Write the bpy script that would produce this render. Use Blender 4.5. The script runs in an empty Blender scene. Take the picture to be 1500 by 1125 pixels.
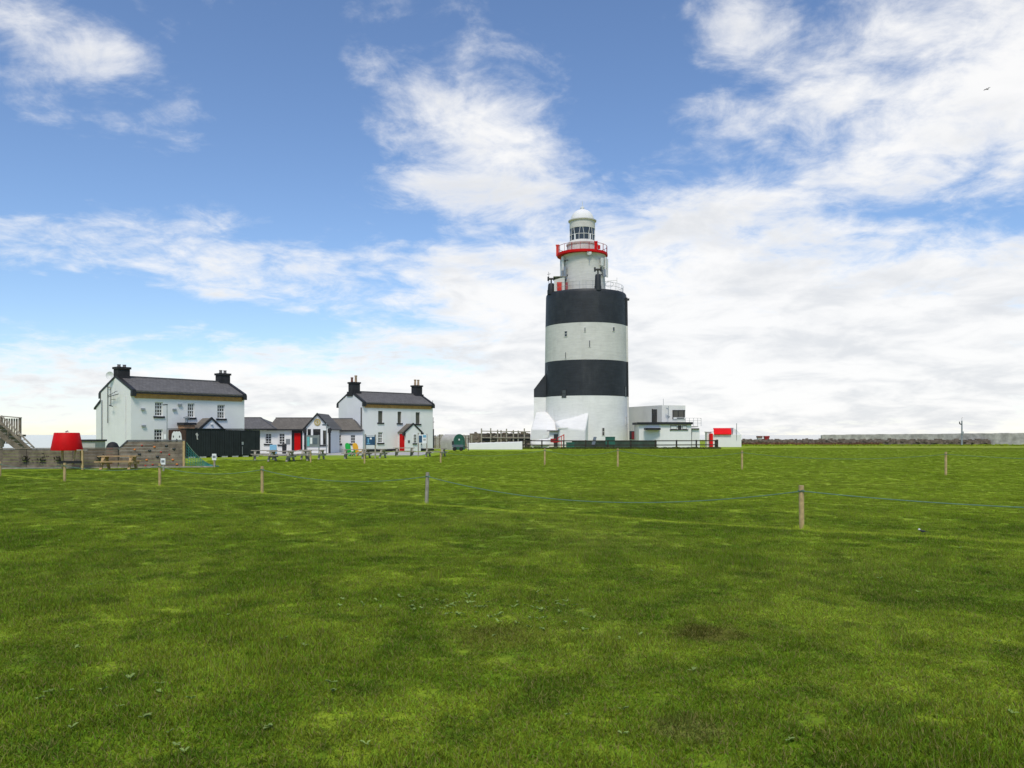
import bpy, math, random
from mathutils import Vector, Matrix, noise as mn
R = math.radians
random.seed(7)
scene = bpy.context.scene
col = scene.collection
F = 1200.0; HZ = 637.0; CH = 1.9          # focal length in photo pixels, horizon row, eye height

# ------------------------------------------------------------------ camera
cd = bpy.data.cameras.new('camera'); cam = bpy.data.objects.new('camera', cd); col.objects.link(cam)
cam.location = (0, 0, CH); cam.rotation_euler = (R(90), 0, 0)
cd.sensor_width = 36; cd.lens = 36*F/1500; cd.shift_y = (HZ-562.5)/1500
cd.clip_start = .1; cd.clip_end = 80000
scene.camera = cam
scene.render.resolution_x = 1024; scene.render.resolution_y = 768

# ------------------------------------------------------------------ sky, sun, exposure
SUN_EL, SUN_AZ = R(54), R(184)             # azimuth clockwise from +Y (view direction)
w = bpy.data.worlds.new('World'); scene.world = w; w.use_nodes = True
nt = w.node_tree; nt.nodes.clear()
def N(t, typ, **kw):
    n = t.nodes.new(typ)
    for k, v in kw.items(): setattr(n, k, v)
    return n
def mth(t, op, a, b=None, c=None, clamp=False):
    n = N(t, 'ShaderNodeMath', operation=op, use_clamp=clamp)
    for i, v in enumerate((a, b, c)):
        if v is None: continue
        if isinstance(v, (int, float)): n.inputs[i].default_value = v
        else: t.links.new(v, n.inputs[i])
    return n.outputs[0]
def mixc(t, f, a, b, blend='MIX'):
    n = N(t, 'ShaderNodeMix', data_type='RGBA', blend_type=blend)
    for i, v in ((0, f), (6, a), (7, b)):
        if isinstance(v, (int, float)): n.inputs[i].default_value = v
        elif isinstance(v, tuple): n.inputs[i].default_value = (*v, 1)
        else: t.links.new(v, n.inputs[i])
    return n.outputs[2]
def ramp(t, v, lo, hi, smooth=True):
    n = N(t, 'ShaderNodeMapRange', interpolation_type='SMOOTHSTEP' if smooth else 'LINEAR')
    t.links.new(v, n.inputs[0]); n.inputs[1].default_value = lo; n.inputs[2].default_value = hi
    return n.outputs[0]
def noise(t, vec, scale, detail=4, rough=.55, dist=0.0, lac=2.0):
    n = N(t, 'ShaderNodeTexNoise'); n.inputs['Scale'].default_value = scale
    n.inputs['Detail'].default_value = detail; n.inputs['Roughness'].default_value = rough
    n.inputs['Distortion'].default_value = dist; n.inputs['Lacunarity'].default_value = lac
    if vec is not None: t.links.new(vec, n.inputs['Vector'])
    return n.outputs['Fac']
sky = N(nt, 'ShaderNodeTexSky', sky_type='NISHITA', sun_disc=False)
sky.sun_elevation = SUN_EL; sky.sun_rotation = SUN_AZ; sky.air_density = 1.0; sky.dust_density = .15; sky.ozone_density = 3.5
tc = N(nt, 'ShaderNodeTexCoord'); sep = N(nt, 'ShaderNodeSeparateXYZ'); nt.links.new(tc.outputs['Generated'], sep.inputs[0])
dx, dy, dz = sep.outputs
az = mth(nt, 'ARCTAN2', dx, dy); el = mth(nt, 'ARCSINE', dz)
zz = mth(nt, 'ADD', mth(nt, 'MAXIMUM', dz, 0.0), .22)
cv = N(nt, 'ShaderNodeCombineXYZ')
nt.links.new(mth(nt, 'DIVIDE', dx, zz), cv.inputs[0]); nt.links.new(mth(nt, 'DIVIDE', dy, zz), cv.inputs[1])
cv.inputs[2].default_value = 3.7
n1 = noise(nt, cv.outputs[0], 3.5, 10, .62, .35)
n2 = noise(nt, cv.outputs[0], 8.0, 8, .62, .45)
bias = None
def blob(px, py, rx, ry, wt):
    a0 = math.atan((px-750)/F); ca = math.cos(a0); e0 = math.atan((HZ-py)/F*ca)
    qa = mth(nt, 'MULTIPLY', mth(nt, 'SUBTRACT', az, a0), F/rx*ca); qe = mth(nt, 'MULTIPLY', mth(nt, 'SUBTRACT', el, e0), F/ry)
    s = mth(nt, 'ADD', mth(nt, 'MULTIPLY', qa, qa), mth(nt, 'MULTIPLY', qe, qe))
    return mth(nt, 'MULTIPLY', mth(nt, 'EXPONENT', mth(nt, 'MULTIPLY', s, -1.0)), wt)
for b in [(70, 45, 130, 50, .13), (150, 120, 130, 75, .17), (300, 205, 70, 25, .10), (60, 345, 120, 40, .14), (240, 355, 150, 55, .22), (340, 410, 120, 40, .14),
          (510, 95, 45, 25, .16), (575, 135, 75, 45, .16), (690, 195, 125, 85, .38), (650, 290, 60, 40, .16), (800, 290, 110, 60, .22), (560, 400, 190, 45, .20), (700, 430, 150, 60, .16), (540, 500, 90, 40, .12),
          (230, 540, 180, 40, .20), (120, 575, 330, 70, .27), (420, 600, 200, 50, .16), (1050, 30, 90, 60, .26), (1000, 155, 40, 25, .14), (1120, 170, 70, 30, .12),
          (1330, 90, 190, 110, .30), (1480, 60, 160, 140, .30), (1130, 280, 120, 45, .18), (1400, 230, 110, 50, .10), (1230, 330, 120, 30, -.12), (1200, 200, 60, 50, -.10), (1000, 340, 170, 60, .30), (1250, 470, 420, 120, .60), (850, 480, 160, 80, .34), (1100, 590, 500, 80, .45), (650, 600, 220, 60, .25),
          (420, 90, 120, 90, -.25), (400, 260, 150, 70, -.18), (920, 110, 90, 130, -.24), (120, 240, 170, 45, -.16), (130, 450, 200, 50, -.16), (1480, 320, 60, 30, -.16), (620, 345, 120, 28, -.10), (1120, 110, 60, 50, -.10)]:
    g = blob(*b); bias = g if bias is None else mth(nt, 'ADD', bias, g)
bias = mth(nt, 'ADD', bias, mth(nt, 'MULTIPLY', ramp(nt, el, R(27), R(42)), .17))      # unseen overhead cloud, as much as in view, added to neutralise blue light
dens = mth(nt, 'ADD', mth(nt, 'ADD', n1, mth(nt, 'MULTIPLY', mth(nt, 'SUBTRACT', n2, .5), .60)), mth(nt, 'MULTIPLY', bias, .92))
cmask = ramp(nt, dens, .52, .98)
n3 = noise(nt, cv.outputs[0], 3.4, 7, .58, .3)
shade = mth(nt, 'MULTIPLY', ramp(nt, n3, .40, .68), ramp(nt, dens, .70, 1.0))
ccol = mixc(nt, shade, (9.2, 9.15, 9.1), (7.2, 7.35, 7.6))
skyc = mixc(nt, 1.0, sky.outputs[0], (1.20, 1.25, 1.36), 'MULTIPLY')
fin = mixc(nt, mth(nt, 'MULTIPLY', cmask, .96), skyc, ccol)
bg = N(nt, 'ShaderNodeBackground'); bg.inputs[1].default_value = .1
nt.links.new(fin, bg.inputs[0]); wo = N(nt, 'ShaderNodeOutputWorld'); nt.links.new(bg.outputs[0], wo.inputs[0])
sl = bpy.data.lights.new('sun', 'SUN'); sl.energy = 2.4; sl.angle = R(14); sl.color = (1, .91, .77)
so = bpy.data.objects.new('sun', sl); col.objects.link(so)
sd = Vector((math.sin(SUN_AZ)*math.cos(SUN_EL), math.cos(SUN_AZ)*math.cos(SUN_EL), math.sin(SUN_EL)))
so.rotation_euler = sd.to_track_quat('Z', 'Y').to_euler(); so.location = (30, -30, 60)
vs = scene.view_settings; vs.view_transform = 'Standard'; vs.look = 'None'; vs.gamma = 1; vs.use_curve_mapping = False; vs.exposure = 0.12
scene.render.engine = 'CYCLES'

# ------------------------------------------------------------------ helpers
def P(px, py, D): return Vector(((px-750)/F*D, D, CH+(HZ-py)/F*D))
def X(px, D): return (px-750)/F*D
def Z(py, D): return CH+(HZ-py)/F*D
def GD(py): return CH*F/(py-HZ)            # distance of a ground point seen at row py

class MB:
    def __init__(s): s.v = []; s.f = []; s.sm = False
    def add(s, vs, fs):
        b = len(s.v); s.v += [Vector(v) for v in vs]; s.f += [[b+i for i in f] for f in fs]; return s
    def hexa(s, p):      # p: 4 bottom ccw, 4 top ccw
        return s.add(p, [(3,2,1,0),(4,5,6,7),(0,1,5,4),(1,2,6,5),(2,3,7,6),(3,0,4,7)])
    def box(s, x0, x1, y0, y1, z0, z1):
        return s.hexa([(x0,y0,z0),(x1,y0,z0),(x1,y1,z0),(x0,y1,z0),(x0,y0,z1),(x1,y0,z1),(x1,y1,z1),(x0,y1,z1)])
    def bar(s, a, b, wd, ht=None, up=(0,0,1)):      # rectangular bar between two points
        a, b = Vector(a), Vector(b); ht = ht or wd; d = (b-a).normalized(); u = Vector(up)
        if abs(d.dot(u)) > .98: u = Vector((0,1,0))
        r = d.cross(u).normalized(); u = r.cross(d)
        q = [a-r*wd/2-u*ht/2, a+r*wd/2-u*ht/2, a+r*wd/2+u*ht/2, a-r*wd/2+u*ht/2]
        q += [p+(b-a) for p in q]
        return s.add(q, [(3,2,1,0),(4,5,6,7),(0,1,5,4),(1,2,6,5),(2,3,7,6),(3,0,4,7)])
    def tube(s, pts, r, n=6, r2=None):
        pts = [Vector(p) for p in pts]; b = len(s.v); k = len(pts)
        for i, p in enumerate(pts):
            d = (pts[min(i+1,k-1)]-pts[max(i-1,0)]).normalized()
            u = Vector((0,0,1)) if abs(d.z) < .95 else Vector((1,0,0))
            x = d.cross(u).normalized(); y = d.cross(x); rr = r+(r2-r)*i/max(k-1,1) if r2 is not None else r
            for j in range(n):
                a = 2*math.pi*j/n; s.v.append(p+x*math.cos(a)*rr+y*math.sin(a)*rr)
        for i in range(k-1):
            for j in range(n):
                s.f.append([b+i*n+j, b+i*n+(j+1)%n, b+(i+1)*n+(j+1)%n, b+(i+1)*n+j])
        s.f.append([b+j for j in range(n)][::-1]); s.f.append([b+(k-1)*n+j for j in range(n)])
        return s
    def lathe(s, prof, n=48, c=(0,0), a0=0, a1=2*math.pi):
        b = len(s.v); full = abs(a1-a0-2*math.pi) < 1e-6; m = n if full else n+1
        for r, z in prof:
            for j in range(m):
                a = a0+(a1-a0)*j/n; s.v.append(Vector((c[0]+r*math.cos(a), c[1]+r*math.sin(a), z)))
        for i in range(len(prof)-1):
            for j in range(n):
                k = (j+1)%m if full else j+1
                s.f.append([b+i*m+j, b+i*m+k, b+(i+1)*m+k, b+(i+1)*m+j])
        return s
    def extr(s, poly, vec):        # polygon extruded along a vector
        vec = Vector(vec); n = len(poly); p = [Vector(q) for q in poly]
        return s.add(p+[q+vec for q in p], [list(range(n))[::-1], list(range(n, 2*n))]+[(i,(i+1)%n,n+(i+1)%n,n+i) for i in range(n)])
    def holed(s, x0, x1, z0, z1, holes, dep, y=0):      # wall in the xz plane with rectangular openings and reveals
        xs = sorted({x0, x1, *[h[0] for h in holes], *[h[1] for h in holes]}); zs = sorted({z0, z1, *[h[2] for h in holes], *[h[3] for h in holes]})
        for i in range(len(xs)-1):
            for j in range(len(zs)-1):
                cx, cz = (xs[i]+xs[i+1])/2, (zs[j]+zs[j+1])/2
                if any(h[0] < cx < h[1] and h[2] < cz < h[3] for h in holes): continue
                s.add([(xs[i],y,zs[j]),(xs[i+1],y,zs[j]),(xs[i+1],y,zs[j+1]),(xs[i],y,zs[j+1])], [(0,1,2,3)])
        for a, b, c, d in holes:
            s.add([(a,y,c),(b,y,c),(b,y,d),(a,y,d),(a,y+dep,c),(b,y+dep,c),(b,y+dep,d),(a,y+dep,d)], [(0,4,5,1),(1,5,6,2),(2,6,7,3),(3,7,4,0)])
        return s
    def build(s, name, mat, parent=None, world=False, smooth=False, fix=True):
        vs = s.v
        if world and parent is not None:
            inv = Matrix.LocRotScale(parent.location, parent.rotation_euler, None).inverted(); vs = [inv @ v for v in vs]
        me = bpy.data.meshes.new(name); me.from_pydata([tuple(v) for v in vs], [], s.f); me.update()
        if fix:
            import bmesh
            bm = bmesh.new(); bm.from_mesh(me); bmesh.ops.recalc_face_normals(bm, faces=bm.faces); bm.to_mesh(me); bm.free()
        me.materials.append(M[mat] if isinstance(mat, str) else mat)
        if smooth:
            for p in me.polygons: p.use_smooth = True
            me.set_sharp_from_angle(angle=R(40))
        o = bpy.data.objects.new(name, me); col.objects.link(o)
        if parent is not None: o.parent = parent
        return o
def tag(o, label, cat, group=None, kind=None):
    if label: o['label'] = label
    if cat: o['category'] = cat
    if group: o['group'] = group
    if kind: o['kind'] = kind
    return o
def thing(name, label, cat, loc=(0,0,0), rz=0, group=None):
    o = bpy.data.objects.new(name, None); col.objects.link(o); o.location = loc; o.rotation_euler = (0,0,rz); o.empty_display_size = .2
    return tag(o, label, cat, group)
def copy_tree(o, parent=None):
    c = o.copy(); col.objects.link(c)
    if parent is not None: c.parent = parent
    for ch in list(o.children): copy_tree(ch, c)
    return c

# ------------------------------------------------------------------ materials
M = {}
def mat(name, c, rough=.8, var=.12, vs_=1.5, bump=.0, bs=20, metal=0, spec=.4, dirt=None, dscale=.6, course=0):
    m = bpy.data.materials.new(name); m.use_nodes = True; t = m.node_tree; b = t.nodes['Principled BSDF']
    g = N(t, 'ShaderNodeNewGeometry'); pos = g.outputs['Position']
    n = noise(t, pos, vs_, 6, .6)
    lo = tuple(x*(1-var) for x in c); hi = tuple(min(1, x*(1+var)) for x in c)
    cc = mixc(t, ramp(t, n, .3, .7), lo, hi)
    if dirt:
        mp = N(t, 'ShaderNodeMapping'); mp.inputs['Scale'].default_value = (1, 1, .25); t.links.new(pos, mp.inputs[0])
        d = noise(t, mp.outputs[0], dscale, 8, .65)
        cc = mixc(t, mth(t, 'MULTIPLY', ramp(t, d, .5, .75), dirt[1]), cc, dirt[0])
    if course:      # faint courses of the masonry under the paint
        mc = N(t, 'ShaderNodeMapping'); mc.inputs['Scale'].default_value = (.5, .5, 3.2); t.links.new(pos, mc.inputs[0])
        cn_ = noise(t, mc.outputs[0], 1.3, 5, .7); cc = mixc(t, ramp(t, cn_, .35, .65), mixc(t, 1., cc, (1-course,)*3, 'MULTIPLY'), cc)
    t.links.new(cc, b.inputs['Base Color']); b.inputs['Roughness'].default_value = rough; b.inputs['Metallic'].default_value = metal
    b.inputs['Specular IOR Level'].default_value = spec
    if bump:
        bn = N(t, 'ShaderNodeBump'); bn.inputs['Strength'].default_value = bump; bn.inputs['Distance'].default_value = .03
        t.links.new(noise(t, pos, bs, 5, .6), bn.inputs['Height']); t.links.new(bn.outputs[0], b.inputs['Normal'])
    M[name] = m; return m
mat('render_white', (.77,.765,.755), .85, .03, .7, .25, 9, dirt=((.60,.60,.58), .35))
mat('tower_white', (.62,.61,.575), .85, .04, .5, .5, 4, dirt=((.47,.455,.42), .6), course=.10)
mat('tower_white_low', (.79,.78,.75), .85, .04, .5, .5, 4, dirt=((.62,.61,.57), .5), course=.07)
mat('lime_white', (.76,.755,.74), .85, .03, .8, .3, 6, dirt=((.66,.66,.64), .25))
mat('annex_grey', (.78,.765,.73), .85, .03, .6, .2, 6, dirt=((.52,.51,.49), .4))
mat('tower_black', (.024,.027,.033), .55, .2, .6, .5, 4, dirt=((.05,.052,.055), .7), course=.25)
mat('black_trim', (.018,.018,.02), .5, .2, 3)
mat('grey_trim', (.10,.10,.105), .6, .15, 3)
mat('chimney_black', (.022,.022,.025), .8, .3, 2, .4, 12)
mat('pot_tan', (.42,.30,.2), .8, .15, 4); mat('pot_red', (.16,.07,.05), .8, .15, 4); mat('pot_grey', (.16,.15,.15), .8, .15, 4)
mat('red_paint', (.55,.004,.005), .6, .08, 2, spec=.15, dirt=((.42,.006,.006), .4)); mat('red_orange', (.62,.035,.015), .45, .08, 2); mat('red_dark', (.30,.012,.012), .5, .15, 2)
mat('red_roof', (.72,.008,.010), .6, .06, 1, spec=.15)
mat('fascia_wood', (.42,.23,.075), .7, .2, 4, .2, 30)
mat('wood_grey', (.165,.135,.10), .85, .3, 3, .4, 40, dirt=((.10,.08,.06), .6), dscale=2); mat('wood_grey2', (.20,.165,.125), .85, .3, 3, .4, 40, dirt=((.11,.09,.07), .5), dscale=2)
mat('wood_tan', (.42,.28,.13), .8, .2, 5, .3, 40, dirt=((.2,.15,.1), .5), dscale=3); mat('wood_post', (.47,.34,.16), .8, .2, 8, .4, 60, dirt=((.16,.11,.06), .6), dscale=4)
mat('wood_old', (.32,.29,.235), .85, .25, 5, .4, 50, dirt=((.10,.09,.07), .6), dscale=3); mat('wood_dark', (.035,.028,.02), .8, .3, 3, .3, 30)
mat('shed_black', (.010,.013,.014), .55, .3, 2, .2, 30, dirt=((.02,.028,.028), .5)); mat('brown_dark', (.05,.022,.014), .7, .3, 3)
mat('window_frame', (.74,.74,.73), .5, .03, 3); mat('boarded', (.085,.085,.065), .7, .15, 3); mat('metal_grey', (.36,.37,.38), .45, .1, 4, metal=.6)
mat('antenna_white', (.66,.67,.66), .5, .05, 4); mat('iron_dark', (.03,.03,.032), .5, .2, 5)
mat('green_paint', (.02,.11,.075), .5, .15, 2); mat('green_wall', (.035,.06,.045), .8, .3, 1, dirt=((.06,.065,.05), .5)); mat('slate_blue', (.10,.13,.16), .6, .15, 2)
mat('plastic_green', (.02,.42,.06), .4, .05, 3); mat('plastic_yellow', (.80,.42,.02), .4, .05, 3)
mat('sign_grey', (.20,.22,.23), .5, .1, 3); mat('sign_cyan', (.13,.42,.46), .5, .1, 3); mat('sign_blue', (.02,.07,.14), .5, .2, 4); mat('sign_lightblue', (.14,.36,.52), .5, .1, 4); mat('sign_white', (.78,.79,.8), .5, .03, 3)
mat('rope_teal', (.12,.22,.15), .8, .2, 20); mat('net_green', (.03,.22,.19), .8, .2, 8); mat('rubber', (.012,.012,.013), .7, .2, 4)
mat('stone_grey', (.42,.40,.36), .9, .3, .9, .8, 3, dirt=((.24,.22,.19), .5)); mat('stone_dark', (.15,.12,.09), .9, .45, 2.2, .8, 5, dirt=((.2,.18,.15), .5), dscale=1.5)
mat('concrete', (.42,.41,.39), .9, .1, 2, .3, 8); mat('gold', (.42,.33,.12), .5, .15, 4); mat('leaf_dark', (.02,.03,.012), .7, .3, 6); mat('tan_brick', (.34,.19,.10), .8, .2, 4)
mat('leaf_weed', (.19,.27,.07), .85, .25, 4); mat('bird_dark', (.03,.03,.035), .7, .1, 9); mat('bird_white', (.75,.75,.75), .7, .05, 9)
mat('scrub_dark', (.075,.085,.024), .9, .5, 1.5); mat('bracken', (.17,.085,.045), .9, .4, 1.2); mat('hold_red', (.5,.05,.03), .5); mat('hold_orange', (.6,.2,.05), .5); mat('hold_dark', (.03,.04,.04), .5)
mat('pebble_grey', (.33,.33,.32), .9, .1, 2)
def glass(name, c, rough=.06):
    m = mat(name, c, rough, .2, 1.2); m.node_tree.nodes['Principled BSDF'].inputs['Specular IOR Level'].default_value = .7; return m
glass('glass', (.028,.030,.032)); glass('glass_lantern', (.032,.036,.036), .05); glass('glass_brown', (.05,.045,.04))
def slate(name, c):
    m = mat(name, c, .75, .12, 1.2); t = m.node_tree; b = t.nodes['Principled BSDF']
    tcn = N(t, 'ShaderNodeTexCoord'); s3 = N(t, 'ShaderNodeSeparateXYZ'); t.links.new(tcn.outputs['Object'], s3.inputs[0])
    cb = N(t, 'ShaderNodeCombineXYZ'); t.links.new(s3.outputs[0], cb.inputs[0]); t.links.new(mth(t, 'MULTIPLY', s3.outputs[2], 1.7), cb.inputs[1])
    br = N(t, 'ShaderNodeTexBrick'); t.links.new(cb.outputs[0], br.inputs[0])
    br.inputs['Scale'].default_value = 1; br.inputs['Brick Width'].default_value = .3; br.inputs['Row Height'].default_value = .22; br.inputs['Mortar Size'].default_value = .012
    br.inputs['Color1'].default_value = (*[x*.78 for x in c], 1); br.inputs['Color2'].default_value = (*[x*1.25 for x in c], 1); br.inputs['Mortar'].default_value = (*[x*.4 for x in c], 1)
    old = b.inputs['Base Color'].links[0].from_socket
    t.links.new(mixc(t, .6, old, br.outputs[0]), b.inputs['Base Color'])
    bn = N(t, 'ShaderNodeBump'); bn.inputs['Strength'].default_value = .4; bn.inputs['Distance'].default_value = .02
    t.links.new(br.outputs['Fac'], bn.inputs['Height']); bn.invert = True; t.links.new(bn.outputs[0], b.inputs['Normal'])
slate('slate', (.125,.12,.118)); slate('slate_b', (.14,.125,.105))

# grass colour shared by the turf sheet and the blades: depends on the place only
def grass_color(t, pos):
    sp = N(t, 'ShaderNodeSeparateXYZ'); t.links.new(pos, sp.inputs[0]); x, y = sp.outputs[0], sp.outputs[1]
    mp = N(t, 'ShaderNodeMapping'); mp.inputs['Scale'].default_value = (1, .9, 0); t.links.new(pos, mp.inputs[0]); q = mp.outputs[0]
    a = noise(t, q, .42, 5, .6, .6); b = noise(t, q, 1.5, 5, .6, .4); c = noise(t, q, .11, 3, .5); d = noise(t, q, 4.5, 4, .6)
    base = mixc(t, ramp(t, a, .38, .62), (.128,.212,.011), (.232,.318,.024))
    base = mixc(t, mth(t, 'MULTIPLY', ramp(t, b, .50, .64), .65), base, (.066,.134,.009))
    base = mixc(t, mth(t, 'MULTIPLY', ramp(t, mth(t, 'ADD', mth(t, 'MULTIPLY', c, .6), mth(t, 'MULTIPLY', d, .4)), .48, .66), .40), base, (.28,.31,.065))
    # mown strip along the rope fence
    ln = mth(t, 'SUBTRACT', y, mth(t, 'ADD', mth(t, 'MULTIPLY', x, -.745), 21.0)); ln = mth(t, 'ADD', ln, mth(t, 'MULTIPLY', mth(t, 'SUBTRACT', a, .5), .8))
    st = mth(t, 'SUBTRACT', 1.0, ramp(t, mth(t, 'ABSOLUTE', mth(t, 'ADD', ln, .42)), .22, .55))
    base = mixc(t, mth(t, 'MULTIPLY', st, .9), base, (.34,.43,.038))
    far = ramp(t, ln, .5, 12.)
    base = mixc(t, mth(t, 'MULTIPLY', far, .5), base, (.262,.358,.018))
    # worn brown patch and dry straw spots
    def spot(px, py, r, k, cc, base):
        D = GD(py); ex = mth(t, 'SUBTRACT', x, X(px, D)); ey = mth(t, 'SUBTRACT', y, D)
        rr = mth(t, 'SQRT', mth(t, 'ADD', mth(t, 'MULTIPLY', ex, ex), mth(t, 'MULTIPLY', ey, ey)))
        rr = mth(t, 'ADD', rr, mth(t, 'MULTIPLY', mth(t, 'SUBTRACT', d, .5), r*1.6))
        return mixc(t, mth(t, 'MULTIPLY', mth(t, 'SUBTRACT', 1., ramp(t, rr, r*.45, r*1.15)), k), base, cc)
    base = spot(1035, 932, .42, .75, (.085,.070,.018), base)
    base = spot(720, 935, .55, .45, (.15,.14,.03), base)
    base = spot(1010, 1075, .30, .5, (.16,.15,.05), base)
    # bleached grass towards the shore wall
    sh = mth(t, 'MULTIPLY', ramp(t, y, 85, 125), ramp(t, x, 30, 70))
    base = mixc(t, mth(t, 'MULTIPLY', sh, mth(t, 'MULTIPLY', ramp(t, b, .4, .65), .6)), base, (.20,.17,.05))
    return base, a, b
def grass_mat(name, blades):
    m = bpy.data.materials.new(name); m.use_nodes = True; t = m.node_tree; b = t.nodes['Principled BSDF']
    g = N(t, 'ShaderNodeNewGeometry'); c, a, bb = grass_color(t, g.outputs['Position'])
    b.inputs['Roughness'].default_value = .8; b.inputs['Specular IOR Level'].default_value = .06
    if blades:
        r = N(t, 'ShaderNodeAttribute', attribute_name='rnd').outputs['Fac']; tt = N(t, 'ShaderNodeAttribute', attribute_name='tt').outputs['Fac']
        hs = N(t, 'ShaderNodeHueSaturation'); t.links.new(c, hs.inputs['Color'])
        t.links.new(mth(t, 'ADD', mth(t, 'MULTIPLY', r, .07), .465), hs.inputs['Hue'])
        oi = N(t, 'ShaderNodeObjectInfo').outputs['Random']
        t.links.new(mth(t, 'MULTIPLY', mth(t, 'ADD', mth(t, 'MULTIPLY', r, 1.15), .55), mth(t, 'ADD', mth(t, 'MULTIPLY', oi, .62), .72)), hs.inputs['Value'])
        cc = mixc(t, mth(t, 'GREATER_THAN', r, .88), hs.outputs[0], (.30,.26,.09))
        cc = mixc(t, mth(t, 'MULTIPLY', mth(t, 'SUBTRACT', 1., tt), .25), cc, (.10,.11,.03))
        t.links.new(cc, b.inputs['Base Color'])
        tr = N(t, 'ShaderNodeBsdfTranslucent'); t.links.new(cc, tr.inputs[0]); ms = N(t, 'ShaderNodeMixShader'); ms.inputs[0].default_value = .3
        t.links.new(b.outputs[0], ms.inputs[1]); t.links.new(tr.outputs[0], ms.inputs[2]); t.links.new(ms.outputs[0], t.nodes['Material Output'].inputs[0])
    else:
        fine = noise(t, g.outputs['Position'], 14, 5, .7)
        cc = mixc(t, ramp(t, fine, .3, .7), c, mixc(t, 1., c, (1.35,1.3,1.2), 'MULTIPLY'))
        t.links.new(cc, b.inputs['Base Color'])
        bn = N(t, 'ShaderNodeBump'); bn.inputs['Strength'].default_value = 1.; bn.inputs['Distance'].default_value = .08
        t.links.new(mth(t, 'ADD', mth(t, 'MULTIPLY', fine, .35), noise(t, g.outputs['Position'], 3.2, 5, .6)), bn.inputs['Height']); t.links.new(bn.outputs[0], b.inputs['Normal'])
    M[name] = m
grass_mat('turf', False); grass_mat('grass_blade', True)

# ------------------------------------------------------------------ ground, sea
def gz(x, y):
    f = max(0., min(1., (62-y)/25)); n = mn.noise(Vector((x*.10, y*.10, 1.3)))*.05+mn.noise(Vector((x*.33, y*.33, 5.1)))*.028+mn.noise(Vector((x*1.1, y*1.1, 9.1)))*.012
    ln = max(-30., min(30., y-(-.745*x+20.6))); lip = -.10/(1+math.exp(-ln*3.2))+.05 if y < 60 else -.05
    t_ = max(0., min(1., (x+28)/45)); edge = 104+(312-104)*t_*t_*(3-2*t_)+6*mn.noise(Vector((x*.05, 0, 2)))
    return f*(n+lip*.8)-(6*min(1., (y-edge)/6) if y > edge else 0)
def axis(segs):
    out = []
    for a, b, st in segs:
        k = max(1, round((b-a)/st)); out += [a+(b-a)*i/k for i in range(k)]
    return out+[segs[-1][1]]
xs = axis([(-700,-60,16),(-60,-26,2),(-26,26,.45),(26,60,2),(60,700,40)]); ys = axis([(-60,-4,4),(-4,2,1),(2,32,.4),(32,62,1.2),(62,130,3),(130,312,8)])
g = MB(); nx = len(xs)
for y in ys:
    for x in xs: g.v.append(Vector((x, y, gz(x, y))))
for j in range(len(ys)-1):
    for i in range(nx-1): g.f.append([j*nx+i, j*nx+i+1, (j+1)*nx+i+1, (j+1)*nx+i])
b0 = len(g.v)
for x in xs: g.v.append(Vector((x, 330+8*mn.noise(Vector((x*.03, 0, 0))), -6)))
for i in range(nx-1): g.f.append([(len(ys)-1)*nx+i, (len(ys)-1)*nx+i+1, b0+i+1, b0+i])
tag(g.build('ground', 'turf', smooth=True, fix=False), 'wide mown green lawn with soft undulations', None, kind='structure')
m = mat('sea_water', (.30,.34,.36), .12, .1, .02, .12, .25, spec=.5)
tag(MB().add([(-40000,240,-4),(40000,240,-4),(40000,50000,-4),(-40000,50000,-4)], [(0,1,2,3)]).build('sea', 'sea_water', fix=False), 'pale grey sea beyond the shore', None, kind='structure')
tag(MB().box(X(380,86), X(640,92), 76, 90, -.1, .02).build('forecourt_path', 'concrete'), 'pale paved strip in front of the entrance building', None, kind='structure')

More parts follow.
